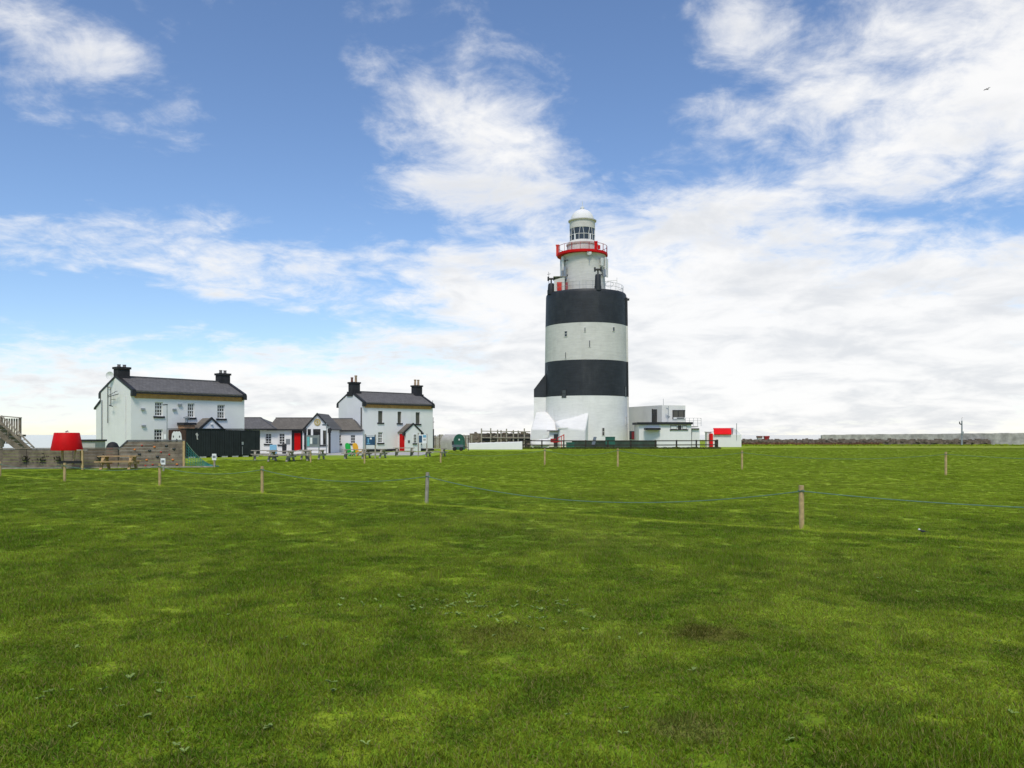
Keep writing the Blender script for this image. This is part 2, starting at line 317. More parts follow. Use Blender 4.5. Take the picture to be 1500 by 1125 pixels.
# grass blades near the camera, scattered with geometry nodes
def make_grass():
    em = MB(); x2 = axis([(-72,-34,1),(-34,34,.5),(34,86,1)]); y2 = axis([(1.5,50,.5),(50,120,1.2)]); n2_ = len(x2)
    for y in y2:
        for x in x2: em.v.append(Vector((x, y, gz(x, y))))
    for j in range(len(y2)-1):
        for i in range(n2_-1):
            cx, cy = (x2[i]+x2[i+1])/2, (y2[j]+y2[j+1])/2
            if abs(cx) < cy*.72+2.5 and (cy < 44 or (cx > -22 and cy < 62) or (cx > -7 and cy < 96) or (cx > 5 and cy < 108) or (cx > 32 and cy < 119)): em.f.append([j*n2_+i, j*n2_+i+1, (j+1)*n2_+i+1, (j+1)*n2_+i])
    o = em.build('grass_blades', 'grass_blade', fix=False)
    me = o.data
    da = me.attributes.new('dens', 'FLOAT', 'POINT'); ha = me.attributes.new('hgt', 'FLOAT', 'POINT')
    for i, v in enumerate(me.vertices):
        x, y, _ = v.co; d = math.hypot(x, y)
        da.data[i].value = 55 if d < 9 else max(4.5, 55*(9/d)**1.0)
        h = .75+1.3*max(0, mn.noise(Vector((x*.45, y*.55, 3.3))))+1.6*max(0, mn.noise(Vector((x*1.3, y*1.6, 8.3)))-.08)
        ln = y-(-.745*x+20.6)
        if -1.1 < ln < .1: h *= .7
        ha.data[i].value = h
    ng = bpy.data.node_groups.new('grass_scatter', 'GeometryNodeTree')
    ng.interface.new_socket('Geometry', in_out='INPUT', socket_type='NodeSocketGeometry'); ng.interface.new_socket('Geometry', in_out='OUTPUT', socket_type='NodeSocketGeometry')
    L = ng.links.new
    gi = N(ng, 'NodeGroupInput'); go = N(ng, 'NodeGroupOutput')
    def rnd(lo, hi, seed, typ='FLOAT'):
        n = N(ng, 'FunctionNodeRandomValue', data_type=typ)
        k = 0 if typ == 'FLOAT_VECTOR' else 2
        n.inputs[k].default_value = lo; n.inputs[k+1].default_value = hi; n.inputs['Seed'].default_value = seed
        return n.outputs[0 if typ == 'FLOAT_VECTOR' else 1]
    def gm(op, a, b=None):
        n = N(ng, 'ShaderNodeMath', operation=op)
        for i, v in enumerate((a, b)):
            if v is None: continue
            if isinstance(v, (int, float)): n.inputs[i].default_value = v
            else: L(v, n.inputs[i])
        return n.outputs[0]
    # one blade: a tapered, bent strip
    gr = N(ng, 'GeometryNodeMeshGrid'); gr.inputs['Size X'].default_value = 1; gr.inputs['Size Y'].default_value = 1; gr.inputs['Vertices X'].default_value = 2; gr.inputs['Vertices Y'].default_value = 4
    ps = N(ng, 'GeometryNodeInputPosition'); sx = N(ng, 'ShaderNodeSeparateXYZ'); L(ps.outputs[0], sx.inputs[0])
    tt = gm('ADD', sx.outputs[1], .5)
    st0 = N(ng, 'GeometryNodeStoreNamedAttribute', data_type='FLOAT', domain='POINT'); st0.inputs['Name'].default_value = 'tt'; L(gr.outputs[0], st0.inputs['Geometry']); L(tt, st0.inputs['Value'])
    cb = N(ng, 'ShaderNodeCombineXYZ')
    L(gm('MULTIPLY', gm('MULTIPLY', sx.outputs[0], .0058), gm('SUBTRACT', 1.08, gm('POWER', tt, 1.6))), cb.inputs[0])
    L(gm('MULTIPLY', gm('POWER', tt, 2.0), .022), cb.inputs[1]); L(gm('MULTIPLY', tt, .030), cb.inputs[2])
    sp = N(ng, 'GeometryNodeSetPosition'); L(st0.outputs[0], sp.inputs['Geometry']); L(cb.outputs[0], sp.inputs['Position'])
    join = N(ng, 'GeometryNodeGeometryToInstance')
    for v in range(4):
        pg = N(ng, 'GeometryNodeMeshGrid'); pg.inputs['Size X'].default_value = .30; pg.inputs['Size Y'].default_value = .30; pg.inputs['Vertices X'].default_value = 2; pg.inputs['Vertices Y'].default_value = 2
        dp = N(ng, 'GeometryNodeDistributePointsOnFaces'); dp.inputs['Density'].default_value = 1900; dp.inputs['Seed'].default_value = v+3; L(pg.outputs[0], dp.inputs[0])
        ip = N(ng, 'GeometryNodeInstanceOnPoints'); L(dp.outputs[0], ip.inputs['Points']); L(sp.outputs[0], ip.inputs['Instance'])
        L(rnd((-.8,-.8,0), (.7,.7,6.28), 11+v, 'FLOAT_VECTOR'), ip.inputs['Rotation']); L(rnd((.8,.7,.5), (1.3,1.5,1.35), 31+v, 'FLOAT_VECTOR'), ip.inputs['Scale'])
        sa = N(ng, 'GeometryNodeStoreNamedAttribute', data_type='FLOAT', domain='INSTANCE'); sa.inputs['Name'].default_value = 'rnd'; L(ip.outputs[0], sa.inputs['Geometry']); L(rnd(0., 1., 51+v), sa.inputs['Value'])
        rl = N(ng, 'GeometryNodeRealizeInstances'); L(sa.outputs[0], rl.inputs[0]); 
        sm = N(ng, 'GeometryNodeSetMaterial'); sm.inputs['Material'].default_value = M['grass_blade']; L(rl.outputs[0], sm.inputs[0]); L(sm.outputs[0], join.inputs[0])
    dd = N(ng, 'GeometryNodeDistributePointsOnFaces'); L(gi.outputs[0], dd.inputs[0])
    na = N(ng, 'GeometryNodeInputNamedAttribute', data_type='FLOAT'); na.inputs[0].default_value = 'dens'; L(na.outputs[0], dd.inputs['Density'])
    nh = N(ng, 'GeometryNodeInputNamedAttribute', data_type='FLOAT'); nh.inputs[0].default_value = 'hgt'
    fi = N(ng, 'GeometryNodeInstanceOnPoints'); L(dd.outputs[0], fi.inputs['Points']); L(join.outputs[0], fi.inputs['Instance']); fi.inputs['Pick Instance'].default_value = True
    L(rnd((0,0,0), (0,0,6.28), 5, 'FLOAT_VECTOR'), fi.inputs['Rotation'])
    sc = N(ng, 'ShaderNodeCombineXYZ'); hh = gm('MULTIPLY', nh.outputs[0], rnd(.75, 1.25, 9)); sc.inputs[0].default_value = 1; sc.inputs[1].default_value = 1; L(hh, sc.inputs[2]); L(sc.outputs[0], fi.inputs['Scale'])
    L(fi.outputs[0], go.inputs[0])
    md = o.modifiers.new('scatter', 'NODES'); md.node_group = ng
    tag(o, 'short green grass blades covering the near lawn', 'grass', kind='stuff')
make_grass()

# ------------------------------------------------------------------ shared builders
def window(parent, x0, x1, z0, z1, y, cols=2, rows=2, frame='window_frame', pane='glass', sill=None, fw=.07, meet=True):
    f = MB(); f.box(x0, x0+fw, y-.03, y+.05, z0, z1).box(x1-fw, x1, y-.03, y+.05, z0, z1).box(x0+fw, x1-fw, y-.03, y+.05, z0, z0+fw).box(x0+fw, x1-fw, y-.03, y+.05, z1-fw, z1)
    for i in range(1, cols): xx = x0+(x1-x0)*i/cols; f.box(xx-.022, xx+.022, y-.018, y+.04, z0+fw, z1-fw)
    for j in range(1, rows):
        zz_ = z0+(z1-z0)*j/rows; hw = .04 if (meet and j*2 == rows) else .022; f.box(x0+fw, x1-fw, y-.022, y+.042, zz_-hw, zz_+hw)
    o = f.build('window', frame, parent)
    MB().box(x0+fw*.5, x1-fw*.5, y+.0, y+.03, z0+fw*.5, z1-fw*.5).build('pane', pane, o)
    if sill: MB().box(x0-.14, x1+.14, -.10, y, z0-.16, z0-.005).build('sill', sill, o)
    return o
def chimney(parent, cx, cy, wx, wy, z0, z1, pots, stepped=False):
    c = MB(); c.box(cx-wx/2, cx+wx/2, cy-wy/2, cy+wy/2, z0, z1)
    c.box(cx-wx/2-.08, cx+wx/2+.08, cy-wy/2-.08, cy+wy/2+.08, z1-.16, z1+.02)
    if stepped: c.box(cx-wx/2-.12, cx+wx/2+.12, cy-wy/2-.12, cy+wy/2+.12, z0, z0+(z1-z0)*.33)
    o = c.build('chimney', 'chimney_black', parent)
    for ox, oy, h, mt in pots:
        MB().lathe([(.0,z1+.02),(.15,z1+.02),(.12,z1+h*.75),(.15,z1+h*.8),(.15,z1+h),(.10,z1+h),(.10,z1+h*.6),(0,z1+h*.6)], 12, (cx+ox, cy+oy)).build('chimney_pot', mt, o, smooth=True)
    return o

class WallFrame:      # photo pixel -> position on a wall that starts at a corner and runs at an angle
    def __init__(s, px, D, th): s.c, s.n = math.cos(th), math.sin(th); s.D1 = D; s.X1 = X(px, D); s.th = th
    def s_(s, px): k = (px-750)/F; return (k*s.D1-s.X1)/(s.c-k*s.n)
    def D_(s, px): return s.D1+s.n*s.s_(px)
    def z_(s, px, py): return Z(py, s.D_(px))
    def rect(s, a, b, t, u): m_ = (a+b)/2; return (s.s_(a), s.s_(b), s.z_(m_, u), s.z_(m_, t))

def cottage(name, label, px, D, th, pxr, W, He, Hr, wins, specs, porch, pots, stepped, plinth):
    wf = WallFrame(px, D, th); L = wf.s_(pxr); root = thing(name, label, 'house', (wf.X1, D, 0), th)
    holes = [wf.rect(*r) for r in wins]
    wl = MB().holed(0, L, 0, He, holes, .2)
    wl.add([(L,0,0),(L,W,0),(L,W,He),(L,W/2,Hr),(L,0,He)], [(0,1,2,3,4)]).add([(0,0,0),(0,W,0),(0,W,He),(0,W/2,Hr),(0,0,He)], [(4,3,2,1,0)]).add([(0,W,0),(L,W,0),(L,W,He),(0,W,He)], [(3,2,1,0)])
    wl.build('wall', 'render_white', root, fix=False)
    for h, (kind, sill) in zip(holes, specs):
        if kind == 'sash': window(root, *h, .14, 3, 4, sill=sill)
        elif kind == 'blind': window(root, *h, .16, 1, 1, frame='boarded', pane='boarded', sill=sill, fw=.05)
    rt = .10; sl_ = (Hr-He)/(W/2)
    rf = MB()
    for sgn in (0, 1):
        e = -.22 if sgn == 0 else W+.22; ez = He-.22*sl_
        rf.extr([(.28,e,ez+.02),(.28,W/2,Hr+.02),(.28,W/2,Hr+.02+rt),(.28,e,ez+.02+rt)], (L-.56,0,0))
    rfo = rf.build('roof', 'slate', root)
    MB().bar((.28,W/2,Hr+.14), (L-.28,W/2,Hr+.14), .22, .10).build('ridge', 'grey_trim', rfo)
    for x0 in (-.04, L-.26):      # raised gable verges with kneelers
        v = MB()
        v.extr([(x0,-.30,He-.30*sl_+.0),(x0,W/2,Hr+.0),(x0,W/2,Hr+.20),(x0,-.30,He-.30*sl_+.20)], (.30,0,0)).extr([(x0,W+.30,He-.30*sl_),(x0,W/2,Hr),(x0,W/2,Hr+.20),(x0,W+.30,He-.30*sl_+.20)], (.30,0,0))
        v.box(x0-.02, x0+.32, -.34, -.003, He-.46, He-.30*sl_+.1).box(x0-.02, x0+.32, W+.003, W+.36, He-.52, He-.30*sl_+.1)
        v.build('verge', 'black_trim', root)
    MB().box(.30, L-.28, -.10, -.003, He-.60, He-.24).build('eaves_board', 'fascia_wood', root)
    MB().bar((.27,-.27,He-.17), (L-.27,-.27,He-.17), .13, .11).build('gutter', 'black_trim', root)
    ct = Hr+(1.15 if stepped else .88)
    chimney(root, .52, W/2, 1.0, .86, Hr-.45, ct, pots[0], stepped); chimney(root, L-.52, W/2, 1.0, .86, Hr-.45, ct, pots[1], stepped)
    if plinth: MB().box(-.03, L+.03, -.035, -.004, 0, .30).box(-.035, -.004, -.03, W, 0, .30).build('plinth', 'black_trim', root)
    # porch
    a, b, pt, apex, eave = porch
    s0, s1 = wf.s_(a), wf.s_(b); cm = (s0+s1)/2; p = MB()
    p.add([(s0,-pt,0),(s1,-pt,0),(s1,-pt,eave),(cm,-pt,apex),(s0,-pt,eave)], [(0,1,2,3,4)]).add([(s0,-pt,0),(s0,-.01,0),(s0,-.01,eave),(s0,-pt,eave)], [(3,2,1,0)]).add([(s1,-pt,0),(s1,-.01,0),(s1,-.01,eave),(s1,-pt,eave)], [(0,1,2,3)])
    po = p.build('porch', 'render_white', root, fix=False)
    q = MB(); k = (apex-eave)/(cm-s0)
    for sg in (-1, 1):
        ex = cm+sg*(cm-s0+.16); ez = eave-.16*k
        q.extr([(ex,-pt+.1,ez+.02),(cm,-pt+.1,apex+.02),(cm,-pt+.1,apex+.12),(ex,-pt+.1,ez+.12)], (0,pt-.1,0))
    q.build('porch_roof', 'slate_b', po)
    q = MB()
    for sg in (-1, 1):
        ex = cm+sg*(cm-s0+.2); ez = eave-.2*k
        q.extr([(ex,-pt-.08,ez),(cm,-pt-.08,apex),(cm,-pt-.08,apex+.2),(ex,-pt-.08,ez+.2)], (0,.2,0)); q.box(ex-.13, ex+.13, -pt-.12, -pt+.16, ez-.26, ez+.1)
    q.build('porch_verge', 'black_trim', po)
    return root, wf, L, (s0, s1, cm, pt, po)

# ------------------------------------------------------------------ the two cottages
POT = [[(-.24,0,.24,'pot_grey'),(.22,0,.24,'pot_grey')], [(-.22,0,.32,'pot_grey'),(.22,0,.32,'pot_grey')]]
h1, w1, L1, pr1 = cottage('cottage', 'larger looking white two-storey cottage on the left behind the black shed', 192, 67.4, R(50), 358, 5.6, 5.56, 6.75,
    [(227,238.5,589,609.5), (275,285,591,611.5), (318.5,329.5,593,613), (226,238.5,629,649)], [('sash','black_trim')]*4, (282,311,1.5,3.25,2.45), POT, False, False)
x = MB().extr([(.15,5.6,0),(.15,6.9,0),(.15,6.9,4.25),(.15,5.6,4.95)], (3,0,0)); x.build('rear_extension', 'render_white', h1)
MB().extr([(.05,5.62,4.97),(.05,7.15,4.12),(.05,7.15,4.27),(.05,5.62,5.14)], (3.2,0,0)).build('extension_roof', 'black_trim', h1)
a = MB().tube([(-.12,4.0,6.35),(-.12,4.0,2.9)], .03).tube([(-.12,4.25,6.0),(-.12,3.6,5.95)], .025); a.build('aerial_pole', 'iron_dark', h1)
a = MB()
for k in range(4): a.tube([(-.35,1.7+.45*k,5.55-.1*k),(-.35,2.2+.45*k,5.5-.1*k)], .022); 
a.tube([(-.35,2.9,5.9),(-.35,2.9,4.3)], .03).tube([(-.35,1.5,5.3),(-.35,3.5,5.1)], .03).tube([(-.35,2.6,4.3),(-.35,3.2,4.4)], .04).tube([(0,2.9,4.9),(-.35,2.9,4.9)], .02); a.build('tv_aerial', 'iron_dark', h1)
o = MB().lathe([(0,.0),(.16,.03),(.30,.10),(.33,.16),(.30,.13),(0,.04)], 16).build('satellite_dish', 'antenna_white', h1, smooth=True); o.location = (-.2,3.3,6.9); o.rotation_euler = (R(80),0,R(-50))
MB().tube([(-.06,.9,5.1),(-.06,.9,0)], .045).build('downpipe', 'window_frame', h1); MB().tube([(-.06,5.3,4.9),(-.06,5.3,.0)], .05).build('downpipe', 'metal_grey', h1)
for px, py in ((209,599.5),(210,624),(255,600),(263,593)):
    s = w1.s_(px); z = w1.z_(px, py); MB().box(s-.16, s+.16, -.14, -.004, z-.09, z+.09).build('wall_light', 'metal_grey', h1)
s = w1.s_(268); MB().box(s-.55, s+.6, -1.2, -.02, 2.75, 2.95).build('flat_roof', 'black_trim', h1); MB().box(s-.45, s+.5, -1.1, -.03, 0, 2.74).build('boiler_store', 'tan_brick', h1)
MB().lathe([(0,2.95),(.12,2.95),(.12,3.3),(.26,3.32),(.26,3.42),(0,3.5)], 12, (s, -.6)).build('flue_cowl', 'metal_grey', h1, smooth=True)
s0, s1, cm, pt, po = pr1
MB().lathe([(0,0),(.09,.02),(.11,.08),(0,.14)], 12).build('porch_lamp', 'sign_white', po, smooth=True).location = (cm, -pt-.05, 2.75)

POT2 = [[(-.3,0,.55,'pot_red'),(.22,0,.8,'pot_tan')], [(-.25,0,.72,'pot_tan'),(.22,0,.72,'pot_tan')]]
h2, w2, L2, pr2 = cottage('cottage', 'white two-storey cottage with boarded upper windows and red porch door', 531, 91, R(44), 634, 4.9, 5.54, 6.72,
    [(554,560.7,602,619), (582.5,588,603,619.7), (609,615.2,604,620.8), (554,560.9,633,648.6), (609.5,616,635.5,649.5)],
    [('blind','black_trim')]*3+[('sash','black_trim')]*2, (584,606.5,1.3,3.08,2.22), POT2, True, True)
s0, s1, cm, pt, po = pr2
MB().box(s0-.05, s0-.004, -pt+.18, -.22, .05, 2.02).build('door', 'red_paint', po)
window(po, cm-.02, cm+.42, .95, 1.98, -pt-.04, 2, 3, fw=.05)
MB().box(cm-.1, cm+.5, -pt-.12, -pt-.005, .80, .93).build('porch_sill', 'black_trim', po)
MB().box(s0+.35, s0+.6, -pt-.05, -pt-.004, 1.0, 1.28).build('door_plaque', 'grey_trim', po)
MB().tube([(-.1,.12,4.95),(-.1,.12,0)], .06).build('downpipe', 'black_trim', h2)
MB().tube([(L2+.3,.3,2.6),(L2+.3,.3,0)], .10).tube([(L2+.3,.3,2.6),(L2+.3,.3,4.0)], .03).tube([(L2+.2,.3,3.4),(L2+.45,.3,3.45)], .04).build('flue_pipe', 'iron_dark', h2)
MB().tube([(L2-.1,-.1,5.3),(L2-.1,-.1,6.0)], .03).build('vent_pipe', 'iron_dark', h2)

# ------------------------------------------------------------------ entrance building between the cottages
D0 = 85.0; ex = lambda p, D=D0: X(p, D)
en = thing('entrance_building', 'low white entrance building with gold emblem on its gable, between the cottages', 'building', (ex(360), D0, 0))
def W_(mb, name, mat_, par=en, **k): return mb.build(name, mat_, par, world=True, **k)
def hrect(a, b, t, u, D=D0): return (X(a,D), X(b,D), Z(u,D), Z(t,D))
holes = [hrect(388.5,397.5,635,650), hrect(408.5,417,635,651), hrect(427,443,630.5,661.5)]
wl = MB().holed(ex(352), ex(449), 0, 2.52, holes, .22, D0).add([(ex(352),D0,0),(ex(352),D0+6,0),(ex(352),D0+6,2.52),(ex(352),D0,2.52)], [(3,2,1,0)]).add([(ex(352),D0+6,0),(ex(449),D0+6,0),(ex(449),D0+6,2.52),(ex(352),D0+6,2.52)], [(3,2,1,0)])
W_(wl, 'wall', 'render_white', fix=False)
def wwin(par, h, D, cols, rows, sill=None, frame='window_frame', fw=.06):      # window in a frontal wall, world coordinates
    x0, x1, z0, z1 = h; y = D+.12; f = MB()
    f.box(x0, x0+fw, y-.03, y+.05, z0, z1).box(x1-fw, x1, y-.03, y+.05, z0, z1).box(x0+fw, x1-fw, y-.03, y+.05, z0, z0+fw).box(x0+fw, x1-fw, y-.03, y+.05, z1-fw, z1)
    for i in range(1, cols): xx = x0+(x1-x0)*i/cols; f.box(xx-.02, xx+.02, y-.018, y+.04, z0+fw, z1-fw)
    for j in range(1, rows): q = z0+(z1-z0)*j/rows; f.box(x0+fw, x1-fw, y-.022, y+.042, q-.022, q+.022)
    o = f.build('window', frame, par, world=True)
    pn = MB().box(x0+fw/2, x1-fw/2, y, y+.03, z0+fw/2, z1-fw/2)
    inv = Matrix.LocRotScale(par.location, par.rotation_euler, None).inverted(); pn.v = [inv @ v for v in pn.v]; pn.build('pane', 'glass', o)
    if sill:
        sm = MB().box(x0-.12, x1+.12, D-.1, D+.1, z0-.15, z0-.005); sm.v = [inv @ v for v in sm.v]; sm.build('sill', sill, o)
for h in holes[:2]: wwin(en, h, D0, 2, 4, 'black_trim')
a, b, c, d = holes[2]
dr = W_(MB().box(a+.28, b-.22, D0+.08, D0+.14, c, d-.28), 'door', 'red_paint')
W_(MB().box(a, a+.27, D0+.10, D0+.16, c, d).box(b-.21, b, D0+.10, D0+.16, c, d).box(a+.27, b-.21, D0+.10, D0+.16, d-.27, d), 'door_surround', 'black_trim')
def hiproof(x0, x1, y0, y1, ze, zr, hl, hr, name, mat_):      # ridge along x, hip run at either end (0 = gable)
    ym = (y0+y1)/2; t = .1; m_ = MB()
    v = [(x0,y0,ze),(x1,y0,ze),(x1,y1,ze),(x0,y1,ze),(x0+hl,ym,zr),(x1-hr,ym,zr)]
    m_.add(v, [(0,1,5,4),(2,3,4,5),(1,2,5),(3,0,4),(3,2,1,0)])
    r_ = W_(m_, name, mat_)
    W_(MB().box(x0, x1, y0-.06, y0-.002, ze-.1, ze+.04), 'gutter', 'black_trim')
    e = MB().bar((x0+hl,ym,zr+.02), (x1-hr,ym,zr+.02), .16, .07)
    if hr: e.bar((x1,y0,ze+.03), (x1-hr,ym,zr+.02), .14, .06)
    if hl: e.bar((x0,y0,ze+.03), (x0+hl,ym,zr+.02), .14, .06)
    W_(e, 'ridge', 'grey_trim')
hiproof(ex(330), ex(407), D0-.55, D0+5.2, 2.50, 3.74, 0, 2.5, 'roof', 'slate')
hiproof(ex(392), ex(447.5), D0-.30, D0+6.2, 2.46, 3.72, 0, 0, 'roof', 'slate_b')
# porch with gable
PD = 83.3; x0, x1 = X(447,PD), X(483,PD); cm = (x0+x1)/2; ze, za = 2.55, 3.95
ph = [hrect(450.5,455.5,628.5,651.5,PD), hrect(458.5,469.5,628.5,651.5,PD), hrect(473,477.5,628.5,651.5,PD)]
pm = MB().holed(x0, x1, 0, ze, ph, .2, PD).add([(x0,PD,ze),(x1,PD,ze),(cm,PD,za)], [(0,1,2)]).add([(x0,PD,0),(x0,D0+3,0),(x0,D0+3,ze),(x0,PD,ze)], [(3,2,1,0)]).add([(x1,PD,0),(x1,D0+3,0),(x1,D0+3,ze),(x1,PD,ze)], [(0,1,2,3)])
W_(pm, 'porch', 'render_white', fix=False)
for h, cc in zip(ph, (1,3,1)): wwin(en, h, PD, cc, 3, frame='black_trim', fw=.09)
W_(MB().box(ph[1][0]-.9, ph[2][1]+.15, PD-.1, PD-.004, ph[0][2]-.16, ph[0][2]-.01), 'porch_sill', 'black_trim')
q = MB()
for sg in (-1, 1):
    k = (za-ze)/(cm-x0); e = cm+sg*(cm-x0+.18); q.extr([(e,PD-.12,ze-.18*k+.03),(cm,PD-.12,za+.03),(cm,PD-.12,za+.15),(e,PD-.12,ze-.18*k+.15)], (0,5.2,0))
W_(q, 'porch_roof', 'slate')
q = MB()
for sg in (-1, 1):
    e = cm+sg*(cm-x0+.22); q.extr([(e,PD-.18,ze-.22*k),(cm,PD-.18,za),(cm,PD-.18,za+.2),(e,PD-.18,ze-.22*k+.2)], (0,.14,0)); q.box(cm+sg*(cm-x0)-.16, cm+sg*(cm-x0)+.16, PD-.22, PD-.02, ze-.45, ze)
q.box(x0-.10, x0+.13, PD-.03, PD-.003, 0, ze-.45).box(x1-.13, x1+.10, PD-.03, PD-.003, 0, ze-.45)
W_(q, 'porch_trim', 'black_trim')
em = MB(); cx, cz = X(465,PD), Z(618.5,PD)
for r0, r1, y in ((.20,.33,-.05),):
    for i in range(28):
        a0, a1 = 2*math.pi*i/28, 2*math.pi*(i+1)/28
        em.add([(cx+r*math.cos(a_), PD+yy, cz+r*1.12*math.sin(a_)) for r, a_, yy in ((r0,a0,y),(r1,a0,y),(r1,a1,y),(r0,a1,y),(r0,a0,-.004),(r1,a0,-.004),(r1,a1,-.004),(r0,a1,-.004))], [(0,1,2,3),(0,4,5,1),(1,5,6,2),(2,6,7,3),(3,7,4,0)])
eo = W_(em, 'emblem', 'gold'); 
W_(MB().extr([(cx+.13*math.cos(i*math.pi/6), PD-.03, cz+.16*math.sin(i*math.pi/6)) for i in range(12)], (0,.026,0)), 'emblem_centre', 'gold')
# right wing up to the second cottage
DR = 90.3; rh = [hrect(493,499.5,637,649.5,DR), hrect(513.3,520.3,637,649.5,DR)]
W_(MB().holed(X(480,DR), X(531.5,DR), 0, 2.42, rh, .2, DR).add([(X(531.5,DR),DR,0),(X(531.5,DR),DR+5,0),(X(531.5,DR),DR+5,2.42),(X(531.5,DR),DR,2.42)], [(0,1,2,3)]), 'wing_wall', 'render_white', fix=False)
for h in rh: wwin(en, h, DR, 2, 3, 'black_trim')
hiproof(X(478,DR), X(531.8,DR), DR-.25, DR+4.6, 2.38, 3.74, 0, 1.45, 'wing_roof', 'slate_b')
W_(MB().tube([(X(483.5,DR),DR-.15,2.4),(X(483.5,DR),DR-.15,0)], .07), 'downpipe', 'black_trim')
W_(MB().box(X(419,D0), X(425,D0), D0-.05, D0-.004, Z(650.5,D0), Z(643,D0)), 'wall_poster', 'sign_grey')
W_(MB().extr([(X(405,82),82,0),(X(446,82),82,0),(X(446,82),82,.42),(X(405,82),82,.16)], (0,.2,0)), 'ramp_wall', 'lime_white')

# ------------------------------------------------------------------ black timber shed with a mural end
ws = WallFrame(273, 67, R(46)); Ls = ws.s_(381)
sh = thing('timber_shed', 'long black vertically boarded shed in front of the left cottage', 'shed', (ws.X1, 67, 0), R(46))
c = MB(); k = int(Ls/.2)
for i in range(k): c.box(Ls*i/k+.008, Ls*(i+1)/k-.008, -.02+.012*(i%2), .05, .12, 2.36-.002*i)
c.build('cladding', 'shed_black', sh); MB().box(.01, Ls-.01, .051, 3.4, .12, 2.30).build('body', 'shed_black', sh)
MB().box(-.05, Ls+.05, -.08, 3.5, 2.37, 2.43).build('roof', 'shed_black', sh)
MB().box(-.03, .005, .08, 3.35, .12, 2.33).build('end_panel', 'brown_dark', sh)
def skull(par):
    # pale mural on the end wall: rounded top, two dark eye spots, a dark nose
    def pl(pts): return [(-.045, y, z) for y, z in pts]
    o = MB().extr(pl([(.75,1.15),(2.75,1.15),(2.72,1.6),(2.62,2.0),(2.3,2.2),(1.95,2.16),(1.75,2.2),(1.5,2.16),(1.2,2.2),(.9,2.0),(.78,1.6)]), (.014,0,0)).build('mural', 'sign_white', par)
    for cy, cz, r in ((1.15,1.75,.10),(2.35,1.75,.10),(1.7,1.4,.18)): MB().extr([(-.055, cy+r*math.cos(a*math.pi/5), cz+r*math.sin(a*math.pi/5)) for a in range(10)], (.009,0,0)).build('mural_spot', 'black_trim', o)
skull(sh)
s = ws.s_(352.5); s2 = ws.s_(374); d_ = MB().box(s, s2, -.05, -.024, .2, 2.15).build('door', 'shed_black', sh)
MB().box(s+.06, s+.22, -.10, -.051, 1.05, 1.3).tube([(s+.12,-.08,.9),(s+.12,-.08,.2)], .02).build('latch', 'metal_grey', d_)
s = ws.s_(288); MB().extr([(s-.12,-.05,1.95),(s+.02,-.05,2.08),(s+.13,-.05,1.9),(s+.06,-.05,1.72),(s+.12,-.05,1.5),(s,-.05,1.52),(s-.02,-.05,1.8)], (0,.025,0)).build('plaque', 'concrete', sh)
for i in range(7): MB().box(.2+i*.95, .75+i*.95, .0, 3.2, 0, .119).build('foundation_block', 'concrete', sh)

# ------------------------------------------------------------------ play area: plank walls, net, red roofed frame, stair
wp = WallFrame(-30, 45.6, R(13)); La, Lb, Lc = wp.s_(173), wp.s_(186), wp.s_(271)
lw = thing('plank_wall', 'low weathered horizontal plank wall behind the picnic table', 'wall', (wp.X1, 45.6, 0), R(13))
for i in range(6):
    for j in range(3):
        MB().box(La*j/3+.01, La*(j+1)/3-.01, -.02+random.uniform(-.006,.006), .03, .06+i*.175, .06+i*.175+.165).build('plank', ('wood_grey','wood_grey2')[(i*2+j)%2 if random.random()<.7 else 0], lw)
MB().box(0, La, -.06, .10, 1.115, 1.165).build('coping', 'wood_grey2', lw); MB().box(0, Lc+1.6, -.35, -.15, 0, .07).build('edging_sleeper', 'wood_old', lw)
for j in range(4): MB().box(La*j/3-.05+(.06 if j == 0 else 0), La*j/3+.05-(.06 if j == 3 else 0), .031, .14, 0, 1.11).build('post', 'wood_grey', lw)
for px in (38, 63, 86, 148):
    s = wp.s_(px); t_ = MB()
    for k in range(34):
        a = Vector((s+random.gauss(0,.13), -.10+random.uniform(-.1,.05), .58+random.gauss(0,.09))); u = Vector((random.uniform(-1,1), random.uniform(-1,0), random.uniform(-1,1))).normalized()*.1; v_ = u.cross(Vector((.3,.5,.8))).normalized()*.04
        t_.add([a-v_, a+u*.5+v_, a+u, a+u*.5-v_*1.4], [(0,1,2,3)])
    t_.box(s-.12, s+.12, -.14, -.03, .42, .5); t_.build('wall_planter', 'leaf_dark', lw)
cw = thing('climbing_wall', 'tall plank climbing wall with coloured holds and sloped left end', 'climbing wall', (wp.X1, 45.6, 0), R(13))
zt = 1.55
for i in range(8):
    z0 = .05+i*.187; z1 = z0+.178; f0 = max(0, (z0-1.05)/.5); xs0 = La+.06+(Lb-La)*min(1, f0); xs1 = La+.06+(Lb-La)*min(1, max(0, (z1-1.05)/.5))
    MB().extr([(xs0,-.10,z0),(Lc-.12,-.10,z0),(Lc-.12,-.10,z1),(xs1,-.10,z1)], (0,.05,0)).build('plank', ('wood_grey','wood_grey2')[i%2], cw)
MB().bar((Lb+.05,-.06,zt+.03), (Lc,-.06,zt+.03), .16, .06).bar((La+.04,-.06,1.10), (Lb+.05,-.06,zt+.03), .16, .06).build('coping', 'grey_trim', cw)
MB().box(Lc-.11, Lc, -.13, .03, 0, zt).build('end_post', 'wood_post', cw)
